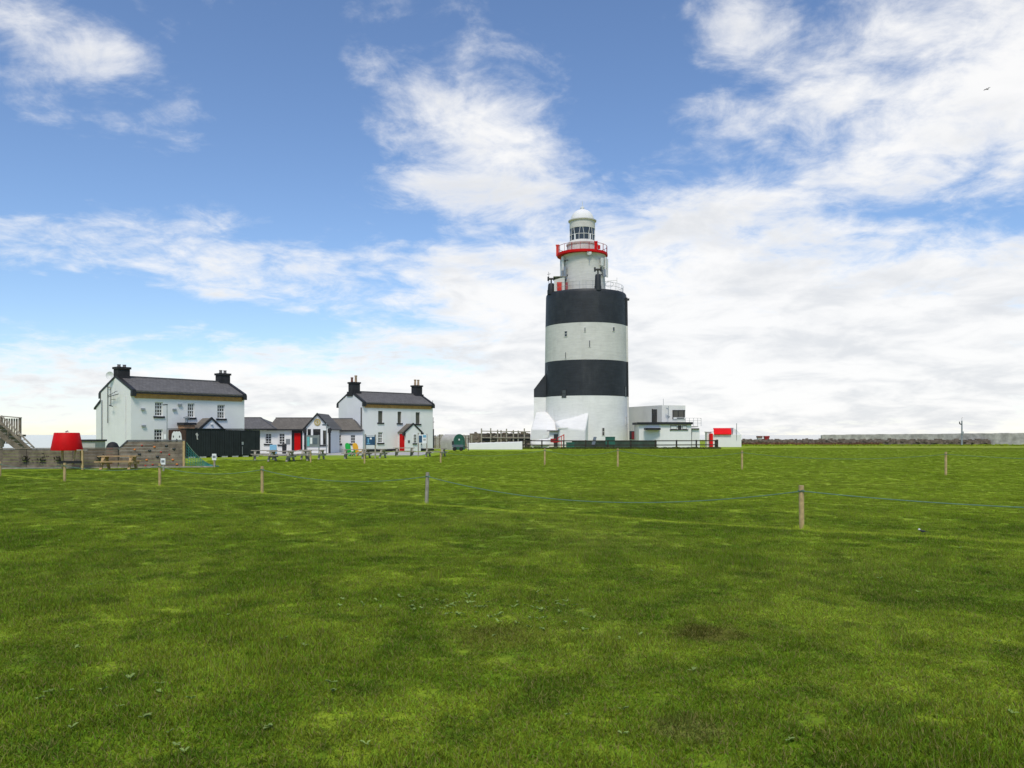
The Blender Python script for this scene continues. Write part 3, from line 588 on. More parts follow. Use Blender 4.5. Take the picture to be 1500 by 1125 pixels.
for i, (u, v) in enumerate([(.18,.25),(.22,.7),(.30,.52),(.34,.86),(.42,.3),(.47,.66),(.52,.12),(.55,.8),(.6,.42),(.66,.6),(.70,.22),(.75,.84),(.8,.5),(.86,.3),(.88,.72),(.4,.08),(.93,.12)]):
    s = La+.2+(Lc-La-.4)*u; r = .055+.02*(i%3)
    h_ = MB().lathe([(0,.07),(r*.6,.06),(r,.02),(r,0)], 9); o = h_.build('hold', ('hold_red','hold_orange','hold_dark')[i%3], cw, smooth=True); o.location = (s, -.10, v*1.5); o.rotation_euler = (R(90),0,0); o.scale = (1,.75,1)
cn = thing('cargo_net', 'green rope scramble net hanging off the end of the climbing wall', 'net', (0,0,0))
b0 = Vector((wp.X1+wp.c*Lc, 45.6+wp.n*Lc, 0)); n_ = MB()
def nv(u, v): return b0+Vector((.02+u*1.75, .05+.5*u+.12*v, (1.40*(1-u)**2.0)*v+.03))
for k in range(9): n_.tube([nv(i/10, k/8) for i in range(11)], .012, 4)
for k in range(14): n_.tube([nv(k/14, i/6) for i in range(7)], .012, 4)
n_.build('mesh_ropes', 'net_green', cn); MB().tube([nv(i/10, 1)+Vector((0,-.02,.02)) for i in range(11)], .022, 6).build('border_rope', 'rope_teal', cn)

D = 45.0; rt = thing('play_frame', 'red bucket-shaped canopy on timber posts in front of the plank wall', 'play equipment', (X(98,D), D, 0))
MB().lathe([(.0,2.02),(.60,2.02),(.635,1.99),(.80,1.08),(.79,1.05),(.74,1.05),(.58,1.95),(0,1.95)], 40).build('canopy', 'red_paint', rt, smooth=True)
MB().tube([(-.05,0,2.02),(-.05,0,2.09),(.06,0,2.12)], .03).tube([(-.1,0,2.08),(.12,0,2.06)], .02).build('canopy_hook', 'metal_grey', rt)
for ox, oy in ((-.55,.55),(.50,.55),(1.02,-.3)): MB().box(ox-.05, ox+.05, oy-.05, oy+.05, 0, 1.15 if ox < 1 else 1.1).build('post', 'wood_post', rt)
MB().bar((.42,-.2,.3), (.60,-.2,1.1), .07).build('brace', 'wood_post', rt); MB().bar((-.2,-.3,.40), (1.0,-.3,.42), .30, .14).build('tyre_seat', 'rubber', rt); MB().bar((.55,-.3,1.07), (1.3,-.3,1.07), .09, .06).build('cross_beam', 'wood_old', rt)

D = 50.0; st = thing('timber_stair', 'weathered timber stair with handrails climbing to a slatted platform', 'stairs', (X(20,D), D, 0))
def wb(name, mt, *bars):
    m_ = MB()
    for a, b, wd, ht in bars: m_.bar(P(*a), P(*b), wd, ht)
    return m_.build(name, mt, st, world=True)
wb('stringer', 'wood_grey', ((-30,612,49.4),(40,667,49.4),.06,.30)); wb('stringer', 'wood_grey2', ((-30,603,50.6),(44,661,50.6),.06,.30))
for k in range(11):
    f = k/10; a = P(-26+64*f, 609+51*f, 49.5); MB().box(a.x-.14, a.x+.14, 49.43, 50.55, a.z-.02, a.z+.02).build('tread', 'wood_old', st, world=True)
wb('handrail', 'wood_grey2', ((-30,591,49.3),(46,659,49.3),.07,.10)); wb('handrail', 'wood_old', ((2,609,50.7),(50,656,50.7),.07,.08)); wb('handrail', 'wood_grey2', ((-20,600,49.3),(38,655,49.3),.05,.07))
for px, D_ in ((-18,49.3),(12,49.3),(40,49.3),(46,50.7),(24,50.7)):
    f = (px+30)/76; wb('baluster', 'wood_grey', ((px,591+68*f,D_),(px,612+52*f,D_),.06,.06))
for k in range(8): wb('slat', ('wood_grey','wood_old')[k%2], ((3+k*3.6,613,51.6),(3+k*3.6,650,51.6),.10,.03))
wb('platform_rail', 'wood_old', ((1,609.5,51.5),(31,612,51.5),.16,.06)); wb('corner_post', 'wood_grey2', ((29.5,612,51.55),(29.5,685,51.55),.11,.11)); wb('corner_post', 'wood_grey2', ((2,609,51.55),(2,687,51.55),.11,.11))
wb('platform_deck', 'wood_grey', ((-40,637,52.2),(30,638,52.2),1.2,.12)); wb('skirting_board', 'wood_grey2', ((-30,646,51.4),(6,649,51.4),.04,.5))

D = 60; sm_ = thing('low_store', 'small low store with dark flat roof between red canopy and cottage', 'shed', (X(129,D), D, 0))
MB().box(-.5, .52, 0, 1.5, 0, 1.42).build('wall', 'concrete', sm_); MB().box(-.62, .6, -.1, 1.6, 1.421, 1.56).build('roof', 'black_trim', sm_)
D = 53; dm = thing('dome_tent', 'dark rounded cover with red patch behind the plank walls', 'cover', (X(165,D), D, 0))
MB().lathe([(.42,0),(.41,.95),(.38,1.15),(.28,1.34),(.13,1.43),(0,1.45)], 20).build('shell', 'rubber', dm, smooth=True)
MB().lathe([(.40,0),(.42,.9),(.40,1.05)], 20, (0,-.03), R(240), R(300)).build('patch', 'red_dark', dm, smooth=True)
MB().lathe([(.44,.93),(.45,.96),(.44,.99)], 20).build('band', 'metal_grey', dm, smooth=True)

# ------------------------------------------------------------------ picnic tables
def picnic(name, mt, L=1.9):
    t = thing(name, None, None)
    for k in range(5): MB().box(-L/2, L/2, -.36+k*.146, -.36+k*.146+.136, .70, .75).build('table_board', mt, t)
    for s_ in (-1, 1):
        for k in range(2): y = s_*.72+(k-.5)*.15; MB().box(-L/2, L/2, y-.068, y+.068, .41, .46).build('bench_board', mt, t)
    for x in (-L*.36, L*.36):
        for s_ in (-1, 1): MB().bar((x, s_*.66, 0), (x, s_*.24, .70), .11, .13, (1,0,0)).build('leg', mt, t)
        MB().box(x+.057, x+.11, -.80, .80, .29, .409).build('bench_bearer', mt, t); MB().box(x+.057, x+.11, -.34, .34, .59, .699).build('top_bearer', mt, t)
    return t
pt1 = picnic('picnic_table', 'wood_tan', 2.0); D = GD(687.5); pt1.location = (X(174,D), D, 0); pt1.rotation_euler.z = R(8)
tag(pt1, 'honey coloured timber picnic table by the plank climbing wall', 'picnic table')
pg = picnic('picnic_table', 'wood_old')
spots = [(387,674,20,'leftmost of the grey picnic tables, at the corner of the black shed'), (412,676,-8,'second grey picnic table from the black shed'), (437,675,10,'grey picnic table in front of the red entrance door'), (458,673,-5,'grey picnic table below the emblem gable and information board'),
         (519,672,6,'grey picnic table with green and yellow chairs behind it'), (549,671,-12,'grey picnic table under the dark blue sign board'), (592,668,14,'grey picnic table near the red porch door'), (638,669,-10,'rightmost grey picnic table beyond the cottage corner')]
for i, (px, py, a, lb) in enumerate(spots):
    o = pg if i == 0 else copy_tree(pg); D = GD(py); o.location = (X(px,D), D, 0); o.rotation_euler.z = R(a); tag(o, lb, 'picnic table', 'grey picnic tables before the cottages')
def chair(lb, mt, px, D):
    t = thing('garden_chair', lb, 'chair', (X(px,D), D, 0), R(52)); t.scale = (.86,.86,.92)
    MB().extr([(-.32,.05,.42),(-.36,.2,.95),(-.26,.28,1.2),(0,.32,1.28),(.26,.28,1.2),(.36,.2,.95),(.32,.05,.42)], (0,.05,.0)).build('backrest', mt, t)
    MB().hexa([(-.32,-.5,.40),(.32,-.5,.40),(.32,.06,.34),(-.32,.06,.34),(-.32,-.5,.45),(.32,-.5,.45),(.32,.06,.40),(-.32,.06,.40)]).build('seat', mt, t)
    for s_ in (-1, 1):
        MB().box(s_*.40-.07, s_*.40+.07, -.5, .2, .62, .66).build('armrest', mt, t); MB().box(s_*.40-.04, s_*.40+.04, -.48, -.38, 0, .619).build('leg', mt, t); MB().bar((s_*.36,.35,0), (s_*.36,-.3,.42), .06, .1).build('leg', mt, t)
chair('bright green plastic garden chair behind a picnic table', 'plastic_green', 511.5, 74); chair('yellow plastic garden chair beside the green chair', 'plastic_yellow', 522.5, 74.4)

# ------------------------------------------------------------------ sign boards
def board(name, label, x0, x1, t, b, D, mt, posts, foot, extra=()):
    o = thing(name, label, 'sign', (X((x0+x1)/2,D), D, 0))
    p = MB().box(X(x0,D), X(x1,D), D-.03, D+.02, Z(b,D), Z(t,D)).build('panel', mt, o, world=True)
    for px, top in posts: MB().box(X(px,D)-.05, X(px,D)+.05, D+.021, D+.11, 0, Z(top,D)).build('post', foot, o, world=True)
    for a, c, u, v, m2 in extra:
        q = MB().box(X(a,D), X(c,D), D-.036, D-.031, Z(v,D), Z(u,D)); inv = Matrix.Translation(o.location).inverted(); q.v = [inv @ z for z in q.v]; q.build('print', m2, p)
    return o
board('information_board', 'grey information board with pale blue stripe before the entrance porch', 448.5, 467.5, 637.5, 654.5, 76, 'sign_grey', [(449,637),(467,637)], 'metal_grey', [(450,453.5,640,653.5,'sign_cyan'),(454.5,457.5,641,650,'sign_white'),(458,465,641.5,651,'slate_blue')])
board('sign_board', 'dark blue sign board with pale lighthouse picture left of the second cottage', 535.5, 549.5, 638, 652, 66, 'sign_blue', [(535,636),(549.5,636.5)], 'wood_old', [(537,548.5,638.6,639.6,'sign_white'),(538.6,540.6,642,648.5,'sign_lightblue'),(541.8,544.6,641,643.6,'sign_white'),(537.5,542,649.2,650.4,'sign_lightblue')])
board('sign_board', 'blue and white sign board at the right end of the second cottage', 613, 625, 636.5, 649.5, 72, 'sign_white', [(612.7,634),(625,635.5)], 'wood_old', [(613.6,618.4,638,648.5,'sign_blue'),(619.6,624.4,637.2,641,'sign_lightblue'),(620,623.8,642.6,645.4,'concrete')])
fp = thing('finger_post', 'slim grey finger post with blue arms beside the entrance porch', 'signpost', (X(478.3,78), 78, 0))
MB().tube([(0,0,0),(0,0,3.0)], .045, 8).build('pole', 'metal_grey', fp)
for k, (dx_, z_) in enumerate(((-.36,2.85),(.3,2.62),(-.34,2.4))): MB().extr([(0,-.06,z_-.08),(dx_,-.06,z_-.08),(dx_*1.25,-.06,z_),(dx_,-.06,z_+.08),(0,-.06,z_+.08)], (0,.02,0)).build('finger', ('slate_blue','sign_grey','sign_white')[k], fp)
af = thing('pavement_sign', 'pale blue folding pavement sign near the entrance window', 'sign', (X(400.5,79), 79, 0), R(12))
MB().hexa([(-.35,-.32,0),(.32,-.32,0),(.32,-.28,0),(-.35,-.28,0),(-.33,-.03,.95),(.30,-.03,.95),(.30,.0,.95),(-.33,.0,.95)]).build('front_panel', 'sign_lightblue', af)
MB().hexa([(-.35,.28,0),(.32,.28,0),(.32,.32,0),(-.35,.32,0),(-.33,.005,.95),(.30,.005,.95),(.30,.03,.95),(-.33,.03,.95)]).build('rear_panel', 'sign_grey', af)
bn_ = thing('litter_bin', 'black litter bin by the wall near the red entrance door', 'bin', (X(416.5,82), 82, 0)); MB().lathe([(0,0),(.2,0),(.23,.75),(.23,.95),(.17,1.02),(0,1.04)], 14).build('drum', 'iron_dark', bn_, smooth=True); MB().box(-.12, .12, -.25, -.2, .76, .88).build('opening', 'rubber', bn_)
lp = thing('lamp_post', 'slim dark lamp post standing against the left cottage', 'lamp', (X(244.7,63), 63, 0)); MB().tube([(0,0,0),(0,0,4.2)], .035, 8).build('pole', 'metal_grey', lp); MB().bar((-.32,0,4.2), (.03,0,4.23), .12, .07).build('lamp_head', 'iron_dark', lp)
MB().box(-.24, -.05, -.05, .0, 1.6, 1.95).build('notice', 'sign_white', lp)
for px, foot, lb in ((239, 690, 'small white notice on a short stake before the climbing wall'), (314, 684.5, 'small white notice on a stake before the black shed')):
    D = GD(foot); o = thing('notice_stake', lb, 'sign', (X(px,D), D, 0), R(-8)); top = (637+33.5) if px == 239 else 664
    MB().box(-.04, .04, 0, .06, 0, Z(top,D)-.02).build('stake', 'wood_old', o); MB().box(-.13, .13, -.025, -.003, Z(top+10,D), Z(top,D)-.03).build('panel', 'sign_white', o); MB().box(-.09, .09, -.03, -.026, Z(top+7,D), Z(top+3.5,D)).build('print', 'sign_grey', o)

# ------------------------------------------------------------------ things between the cottages and the lighthouse
D = 112; pf = thing('palisade_fence', 'weathered grey vertical board fence right of the second cottage', 'fence', (X(662,D), D, 0))
n_ = 26
for i in range(n_):
    a, b = 634+(692-634)*i/n_, 634+(692-634)*(i+1)/n_; MB().box(X(a,D)+.01, X(b,D)-.01, D-.02, D+.02, 0, 1.78+random.uniform(-.07,.07)+(.12 if i > 2 else 0)).build('board', ('wood_grey','wood_old')[random.random()<.5], pf, world=True)
MB().box(X(634,D), X(692,D), D+.021, D+.08, 1.3, 1.42).build('rail', 'wood_dark', pf, world=True)
D = 104; bh = thing('barrel_hut', 'small arched hut with pale shell and green door end', 'hut', (X(672,D), D, 0), R(-38))
arc = [(1.0*math.cos(a), 1.0+.95*math.sin(a)) for a in [math.pi*i/14 for i in range(15)]]
MB().extr([(0,y,z) for y, z in [(1.0,0)]+arc+[(-1.0,0)]], (-2.2,0,0)).build('shell', 'concrete', bh)
MB().extr([(.03,y*1.04,z*1.02) for y, z in [(1.0,0)]+arc+[(-1.0,0)]], (-.025,0,0)).extr([(.12,y*1.05,z*1.03) for y, z in [(1.0,0)]+arc+[(-1.0,0)]], (-.085,0,0)).build('end_wall', 'green_paint', bh); MB().box(.125, .16, -.2, .05, 1.2, 1.4).build('end_lamp', 'sign_white', bh)
D = 98; tr = thing('garden_trailer', 'small blue-grey trailer with dark wheels before the arched hut', 'trailer', (X(672,D), D, 0))
MB().box(-.75, .55, -.4, .4, .45, .72).build('bed', 'slate_blue', tr); MB().bar((.55,0,.5), (1.1,0,.4), .08).build('drawbar', 'iron_dark', tr)
for ox in (-.5, .3):
    for oy in (-.46, .46): o = MB().lathe([(0,-.06),(.2,-.06),(.22,0),(.2,.06),(0,.06)], 14).build('wheel', 'rubber', tr, smooth=True); o.location = (ox, oy, .22); o.rotation_euler = (R(90),0,0)
MB().bar((-.7,0,.7), (-.7,0,1.15), .25, .2).build('tool_box', 'iron_dark', tr); MB().box(.25, .5, -.2, .2, .73, 1.25).build('green_box', 'green_paint', tr); MB().bar((1.15,0,0), (1.15,0,1.55), .08).build('marker_post', 'iron_dark', tr)
def rubble(name, label, pts, h, th, mt, lump=.35, cat='wall', world_h=None, seed=1):
    rnd_ = random.Random(seed); o = thing(name, label, cat, pts[0]); core = MB(); stn = MB()
    for a, b in zip(pts, pts[1:]):
        a, b = Vector(a), Vector(b); d = (b-a); Ln = d.length; d.normalize(); nrm = Vector((d.y,-d.x,0)); core.extr([a-nrm*th/2, a+nrm*th/2, a+nrm*th/2+Vector((0,0,h*.9)), a-nrm*th/2+Vector((0,0,h*.9))], b-a)
        k = int(Ln/lump)
        for i in range(k):
            for z in [h*.9+rnd_.uniform(-.1,.1)*h] + [rnd_.uniform(.05,.85)*h for _ in range(3)]:
                c_ = a+d*(i+rnd_.random())*lump+nrm*(0 if z > h*.75 else th*.5)+Vector((0,0,z)); r = lump*rnd_.uniform(.3,.6)
                rx, ry, rz = r*rnd_.uniform(.8,1.4), r*rnd_.uniform(.5,.9), r*rnd_.uniform(.4,.75)
                vv = [(sx*rx*rnd_.uniform(.6,1.1), sy*ry*rnd_.uniform(.6,1.1), sz*rz*rnd_.uniform(.6,1.1)) for sz in (-1,1) for sx, sy in ((-1,-1),(1,-1),(1,1),(-1,1))]
                stn.hexa([c_+d*v[0]+nrm*v[1]+Vector((0,0,v[2])) for v in vv])
    core.build('core', mt, o, world=True); s_ = stn.build('stones', mt, o, world=True); s_['kind'] = 'stuff'; return o
D = 118; ru = rubble('ruined_wall', 'brown ruined stone wall with timber posts left of the lighthouse', [(X(688,D),D,0), (X(777,D),D,0)], 2.35, .6, 'stone_dark', .5, seed=3)
for px in (705.5, 719, 729, 734, 742, 752, 759, 768): MB().box(X(px,D)-.09, X(px,D)+.09, D-.62, D-.45, 0, 2.62+random.uniform(-.1,.25)).build('post', 'wood_old', ru, world=True)
MB().bar(P(706,631.5,D-.7), P(777,632.5,D-.7), .12, .14).bar(P(718,643,D-.7), P(727,637,D-.7), .1).bar(P(706,641,D-.7), P(777,641.5,D-.7), .1, .12).build('beam', 'wood_old', ru, world=True)
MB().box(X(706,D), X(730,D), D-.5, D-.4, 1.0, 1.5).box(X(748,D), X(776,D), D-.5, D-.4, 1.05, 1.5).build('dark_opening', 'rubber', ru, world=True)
D = 107; ww = thing('white_boundary_wall', 'low whitewashed rough wall between the arched hut and timber fence', 'wall', (X(685,D), D, 0))
q = MB(); k = 44
for i in range(k+1):
    px = 685+(765-685)*i/k; h = Z(649-2.2*i/k, D)-.02+mn.noise(Vector((i*.5,0,0)))*.06
    for y, z in ((-.25,0),(-.22+mn.noise(Vector((i*.9,1,0)))*.05,h*.5),(-.17,h-.05),(0,h+.02),(.2,h-.05),(.25,0)): q.v.append(Vector((X(px,D), D+y, z)))
for i in range(k):
    for j in range(5): q.f.append([i*6+j, i*6+j+1, (i+1)*6+j+1, (i+1)*6+j])
q.build('masonry', 'lime_white', ww, world=True, smooth=True)

# ------------------------------------------------------------------ lighthouse
TD = 128.0; K = TD/F; tx = X(858.5, TD)
lh = thing('lighthouse', 'tall round lighthouse with black and white bands and white lantern dome', 'lighthouse', (tx, TD, 0), math.atan2(-tx, TD))
lx = lambda px: (px-858.5)*K
NSEG = 128
def band(name, r0, z0, r1, z1, mt, cap=None):
    m_ = MB(); prof = [(r0+(r1-r0)*i/6, z0+(z1-z0)*i/6) for i in range(7)]+(cap or []); m_.lathe(prof, NSEG); return m_.build(name, mt, lh, smooth=True)
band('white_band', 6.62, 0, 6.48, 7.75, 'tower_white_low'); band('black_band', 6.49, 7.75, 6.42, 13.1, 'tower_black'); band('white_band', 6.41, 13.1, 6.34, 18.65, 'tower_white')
band('black_band', 6.35, 18.65, 6.26, 23.3, 'tower_black', [(6.22,23.55),(6.1,23.7),(5.7,23.78),(3,23.8),(0,23.8)])
tox = lx(855.5)+.0
tu = MB().lathe([(3.32,23.8),(3.24,27),(3.20,29.3),(3.28,29.5),(3.4,29.75)], 72, (tox,0)).build('turret', 'tower_white', lh, smooth=True)
box_ = lx(853)
MB().lathe([(3.3,29.72),(3.95,29.75),(3.95,30.0),(3.80,30.02),(0,30.02)], 72, (box_,0)).build('gallery_floor', 'red_paint', lh, smooth=True)
rl = MB()
for z, r in ((31.2,.035),(30.12,.04)): rl.tube([(box_+3.86*math.cos(a), 3.86*math.sin(a), z) for a in [2*math.pi*i/64 for i in range(65)]], r, 6)
for i in range(18):
    a = 2*math.pi*i/18+.1; rl.tube([(box_+3.86*math.cos(a), 3.86*math.sin(a), 30), (box_+3.86*math.cos(a), 3.86*math.sin(a), 31.2)], .032 if i%2 else .06, 6)
rl.build('gallery_railing', 'red_dark', lh)
MB().lathe([(3.90,30.0),(3.93,30.0),(3.93,30.12),(3.90,30.12)], 72, (box_,0)).build('gallery_kickboard', 'red_paint', lh, smooth=True)
for a, h in ((R(-170),1.75),(R(-58),1.55)): 
    c_ = Vector((box_+3.9*math.cos(a), 3.9*math.sin(a), 29.75)); MB().box(-.22, .22, -.16, .16, 0, h).box(-.28, .28, -.2, .2, h-.14, h+.03).build('gallery_cabinet', 'red_orange' if h > 1.6 else 'red_paint', lh).location = c_
MB().box(-.2, .2, -.1, .1, 30.25, 30.85).build('life_box', 'red_paint', lh).location = (box_+2.55, -2.8, 0)
pdm = MB().lathe([(2.35,30.02),(2.35,31.3),(2.50,31.42),(2.5,31.62),(2.3,31.72),(2.18,31.95),(2.02,32.05)], 56, (box_,0)); pdm.build('lantern_base', 'tower_white', lh, smooth=True)
sl2 = MB()
for i in range(40):
    a = 2*math.pi*i/40; sl2.box(-.03,.03,-.02,.02,0,0) if False else sl2.tube([(box_+2.37*math.cos(a), 2.37*math.sin(a), 30.05), (box_+2.37*math.cos(a), 2.37*math.sin(a), 31.3)], .035, 4)
sl2.build('lantern_base_ribs', 'antenna_white', lh)
gl = MB().lathe([(1.90,32.0),(1.90,34.05)], 64, (box_,0)).build('lantern_glass', 'glass_lantern', lh, smooth=True)
gb = MB()
for i in range(16):
    a = 2*math.pi*(i+.35)/16; a2 = a+.10*(1 if i%2 else -1)
    gb.tube([(box_+1.94*math.cos(a), 1.94*math.sin(a), 32.0), (box_+1.94*math.cos(a), 1.94*math.sin(a), 32.95), (box_+1.94*math.cos(a2), 1.94*math.sin(a2), 34.05)], .045, 5)
for z in (32.05, 32.95, 34.0): gb.tube([(box_+1.94*math.cos(a), 1.94*math.sin(a), z) for a in [2*math.pi*i/48 for i in range(49)]], .05, 5)
gb.build('glazing_bars', 'antenna_white', lh)
op = MB()
for a in (R(-125), R(-52), R(60), R(150)): op.tube([(box_+1.96*math.cos(a), 1.96*math.sin(a), 32.02), (box_+1.96*math.cos(a), 1.96*math.sin(a), 32.9)], .12, 8)
op.build('curtain_screen', 'sign_white', lh)
MB().lathe([(1.98,34.0),(1.98,35.05),(2.05,35.1),(2.18,35.18),(2.20,35.32),(2.08,35.38),(1.86,35.40)], 64, (box_,0)).build('lantern_drum', 'tower_white', lh, smooth=True)
MB().lathe([(1.80*math.cos(a), 35.40+1.72*math.sin(a)) for a in [R(90)*i/16 for i in range(17)]], 64, (box_,0)).build('dome', 'render_white', lh, smooth=True)
MB().lathe([(0,37.05),(.27,37.05),(.27,37.3),(.31,37.3),(.31,37.42),(.27,37.5),(.05,37.55),(.03,38.5),(0,38.5)], 20, (box_,0)).build('finial', 'antenna_white', lh, smooth=True)
# panel aerials hung on the turret
def aerial(a, z0, z1, r=3.62, wd=.46, mt='antenna_white'):
    o = MB().box(-wd/2, wd/2, -.12, .12, z0, z1).box(-.06, .06, .12, .4, z0+.2, z0+.35).box(-.06, .06, .12, .4, z1-.35, z1-.2).build('panel_aerial', mt, lh); o.location = (tox+r*math.cos(a), r*math.sin(a), 0); o.rotation_euler = (0,0,a+R(90))
for a, z0, z1 in ((R(-172),26.7,29.2),(R(-156),27.4,29.5),(R(-158),26.0,27.3),(R(-143),26.3,27.8),(R(-8),26.4,29.2),(R(-22),27.6,29.3),(R(-30),26.2,27.4),(R(-40),27.8,29.0)): aerial(a, z0, z1, mt='antenna_white' if z1 > 28 else 'metal_grey')
bk = MB()
for a in (R(-172), R(-150), R(-140), R(-10), R(-30), R(-38)):
    for z in (26.5, 28.8): bk.bar((tox+3.2*math.cos(a), 3.2*math.sin(a), z), (tox+3.5*math.cos(a), 3.5*math.sin(a), z), .12)
bk.build('aerial_brackets', 'iron_dark', lh)
o = MB().lathe([(0,.12),(.22,.1),(.34,0),(.36,.06),(0,.2)], 20).build('microwave_dish', 'antenna_white', lh, smooth=True); o.location = (lx(863), -3.55, 29.55); o.rotation_euler = (R(90),0,0)
MB().tube([(lx(863),-3.4,29.5),(lx(863.3),-3.4,28.2)], .06).build('dish_pole', 'metal_grey', lh)
# platform railing, finial piers, fog signals, hut with red door
rl = MB()
for z in (24.35, 24.9): rl.tube([(5.75*math.cos(a), 5.75*math.sin(a), z) for a in [2*math.pi*i/72 for i in range(73)]], .022, 5)
for i in range(36): a = 2*math.pi*i/36; rl.tube([(5.75*math.cos(a), 5.75*math.sin(a), 23.75), (5.75*math.cos(a), 5.75*math.sin(a), 24.9)], .024, 5)
rl.build('platform_railing', 'metal_grey', lh)
def pier(px, py_off, h, wd):
    s_ = lx(px)/5.95; y = -math.sqrt(max(0, 1-s_*s_))*5.9; x_ = lx(px)
    p = MB().lathe([(wd*1.05,23.45),(wd*1.05,24.1),(wd*.95,24.15),(wd*.85,23.7+h-.2),(wd*.7,23.7+h),(0,23.7+h)], 20, (x_, y)).build('pier', 'tower_black', lh, smooth=True)
    z = 23.7+h; MB().tube([(x_,y,z-.05),(x_,y,z+.55)], .13).tube([(x_-.42,y,z+.72),(x_+.42,y,z+.72)], .17).tube([(x_-.45,y,z+.42),(x_-.45,y,z+1.05)], .15).tube([(x_+.45,y,z+.42),(x_+.45,y,z+1.05)], .15).build('fog_signal', 'iron_dark', p)
pier(875, 0, 2.15, .50); pier(808.5, 0, 1.45, .58)
MB().tube([(lx(805),-2.9,25.2),(lx(805),-2.9,26.9)], .03).tube([(lx(803),-2.9,26.5),(lx(808),-2.9,26.6)], .03).build('weather_mast', 'iron_dark', lh)
hx0, hx1 = lx(813), lx(828); MB().extr([(hx0,-3.6,23.8),(hx1,-3.6,23.8),(hx1,-3.6,26.0),(hx0,-3.6,25.5)], (0,2.4,0)).build('roof_hut', 'tower_white', lh)
MB().box(lx(817), lx(824.3), -3.66, -3.603, 23.85, 25.15).build('hut_door', 'red_orange', lh); MB().box(lx(829.5), lx(832.5), -3.75, -3.5, 23.85, 25.1).build('side_door', 'red_dark', lh); MB().box(lx(812), lx(829), -3.75, -1.1, 26.0, 26.06).build('hut_roof', 'concrete', lh)
MB().tube([(lx(892)+.6*math.cos(a), -2+.0*a, 25.0+.4*math.sin(a)) for a in [2*math.pi*i/16 for i in range(17)]], .05).tube([(lx(903),-1,23.8),(lx(903),-1,26.2)], .04).tube([(lx(889),-1.5,25.6),(lx(903),-1,25.8)], .035).build('loop_aerial', 'antenna_white', lh)
# openings
def opening(px, t, b, wd, rr, bars=True, fmt='window_frame', deep=.05):
    x_ = lx(px)*.985; a = math.asin(max(-1, min(1, x_/rr))); z0, z1 = Z(b, TD-6.3*math.cos(a)), Z(t, TD-6.3*math.cos(a))
    o = MB().box(-wd/2, wd/2, -.05, .12, z0, z1).build('window', 'glass', lh); o.location = (rr*math.sin(a), -rr*math.cos(a), 0); o.rotation_euler = (0,0,a)
    f = MB().box(-wd/2-.08, -wd/2, -.07, .12, z0-.06, z1+.06).box(wd/2, wd/2+.08, -.07, .12, z0-.06, z1+.06).box(-wd/2, wd/2, -.07, .12, z1, z1+.06).box(-wd/2, wd/2, -.07, .12, z0-.06, z0)
    if bars: f.box(-wd/2, wd/2, -.065, 0, (z0+z1)/2-.03, (z0+z1)/2+.03)
    if fmt: f.build('frame', fmt, o)
opening(830, 485, 492.5, .40, 6.37, fmt='tower_white'); opening(857, 480, 486, .13, 6.37, False, 'tower_white'); opening(897.5, 480, 485.5, .30, 6.37, False, 'tower_white'); opening(863.5, 499, 508.5, .12, 6.38, False, 'tower_white'); opening(829.7, 516, 525, .11, 6.4, False, 'tower_white')
opening(827.3, 571.5, 582, .62, 6.48, True, 'iron_dark'); opening(803.5, 536, 543, .12, 6.45, False, None); opening(915.5, 567, 581, .30, 6.47, False, 'iron_dark'); opening(882.6, 627, 638, .30, 6.58, True, 'tower_white'); opening(916, 611, 623, .12, 6.55, False, 'tower_white')
# service duct down the right side, painted with the bands
dxr = 6.62
for z0, z1, mt in ((0,7.75,'tower_white'),(7.76,13.1,'black_trim'),(13.11,18.65,'tower_white'),(18.66,23.0,'black_trim')):
    f = lambda z: 6.60-.012*z
    MB().hexa([(f(z0)-.25,-1.6,z0),(f(z0)+.02,-1.6,z0),(f(z0)+.02,-1.1,z0),(f(z0)-.25,-1.1,z0),(f(z1)-.25,-1.6,z1),(f(z1)+.02,-1.6,z1),(f(z1)+.02,-1.1,z1),(f(z1)-.25,-1.1,z1)]).build('service_duct', mt, lh)
MB().box(6.25, 6.62, -1.7, -1.0, 22.6, 22.85).build('duct_cap', 'iron_dark', lh)
# stair projection on the left and the buttresses round the foot
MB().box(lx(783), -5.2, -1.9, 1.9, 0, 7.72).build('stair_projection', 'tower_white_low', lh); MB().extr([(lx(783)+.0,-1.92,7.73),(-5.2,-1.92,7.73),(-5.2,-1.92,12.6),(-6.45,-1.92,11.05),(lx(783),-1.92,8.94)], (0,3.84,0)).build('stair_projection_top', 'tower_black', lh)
k2 = .1017
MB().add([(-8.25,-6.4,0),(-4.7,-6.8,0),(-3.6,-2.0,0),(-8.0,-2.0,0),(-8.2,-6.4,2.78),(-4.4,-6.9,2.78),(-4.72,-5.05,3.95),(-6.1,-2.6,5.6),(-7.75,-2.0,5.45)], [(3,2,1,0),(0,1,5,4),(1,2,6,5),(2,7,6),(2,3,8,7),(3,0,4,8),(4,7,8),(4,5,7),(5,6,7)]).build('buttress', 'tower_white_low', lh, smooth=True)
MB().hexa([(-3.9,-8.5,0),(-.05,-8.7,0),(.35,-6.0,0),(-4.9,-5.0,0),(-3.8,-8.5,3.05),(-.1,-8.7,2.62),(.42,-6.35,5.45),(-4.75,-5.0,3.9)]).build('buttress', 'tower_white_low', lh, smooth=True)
for o in lh.children:
    if o.name.startswith('buttress'):
        bv = o.modifiers.new('round', 'BEVEL'); bv.width = .22; bv.segments = 4; bv.limit_method = 'ANGLE'; bv.angle_limit = R(8)
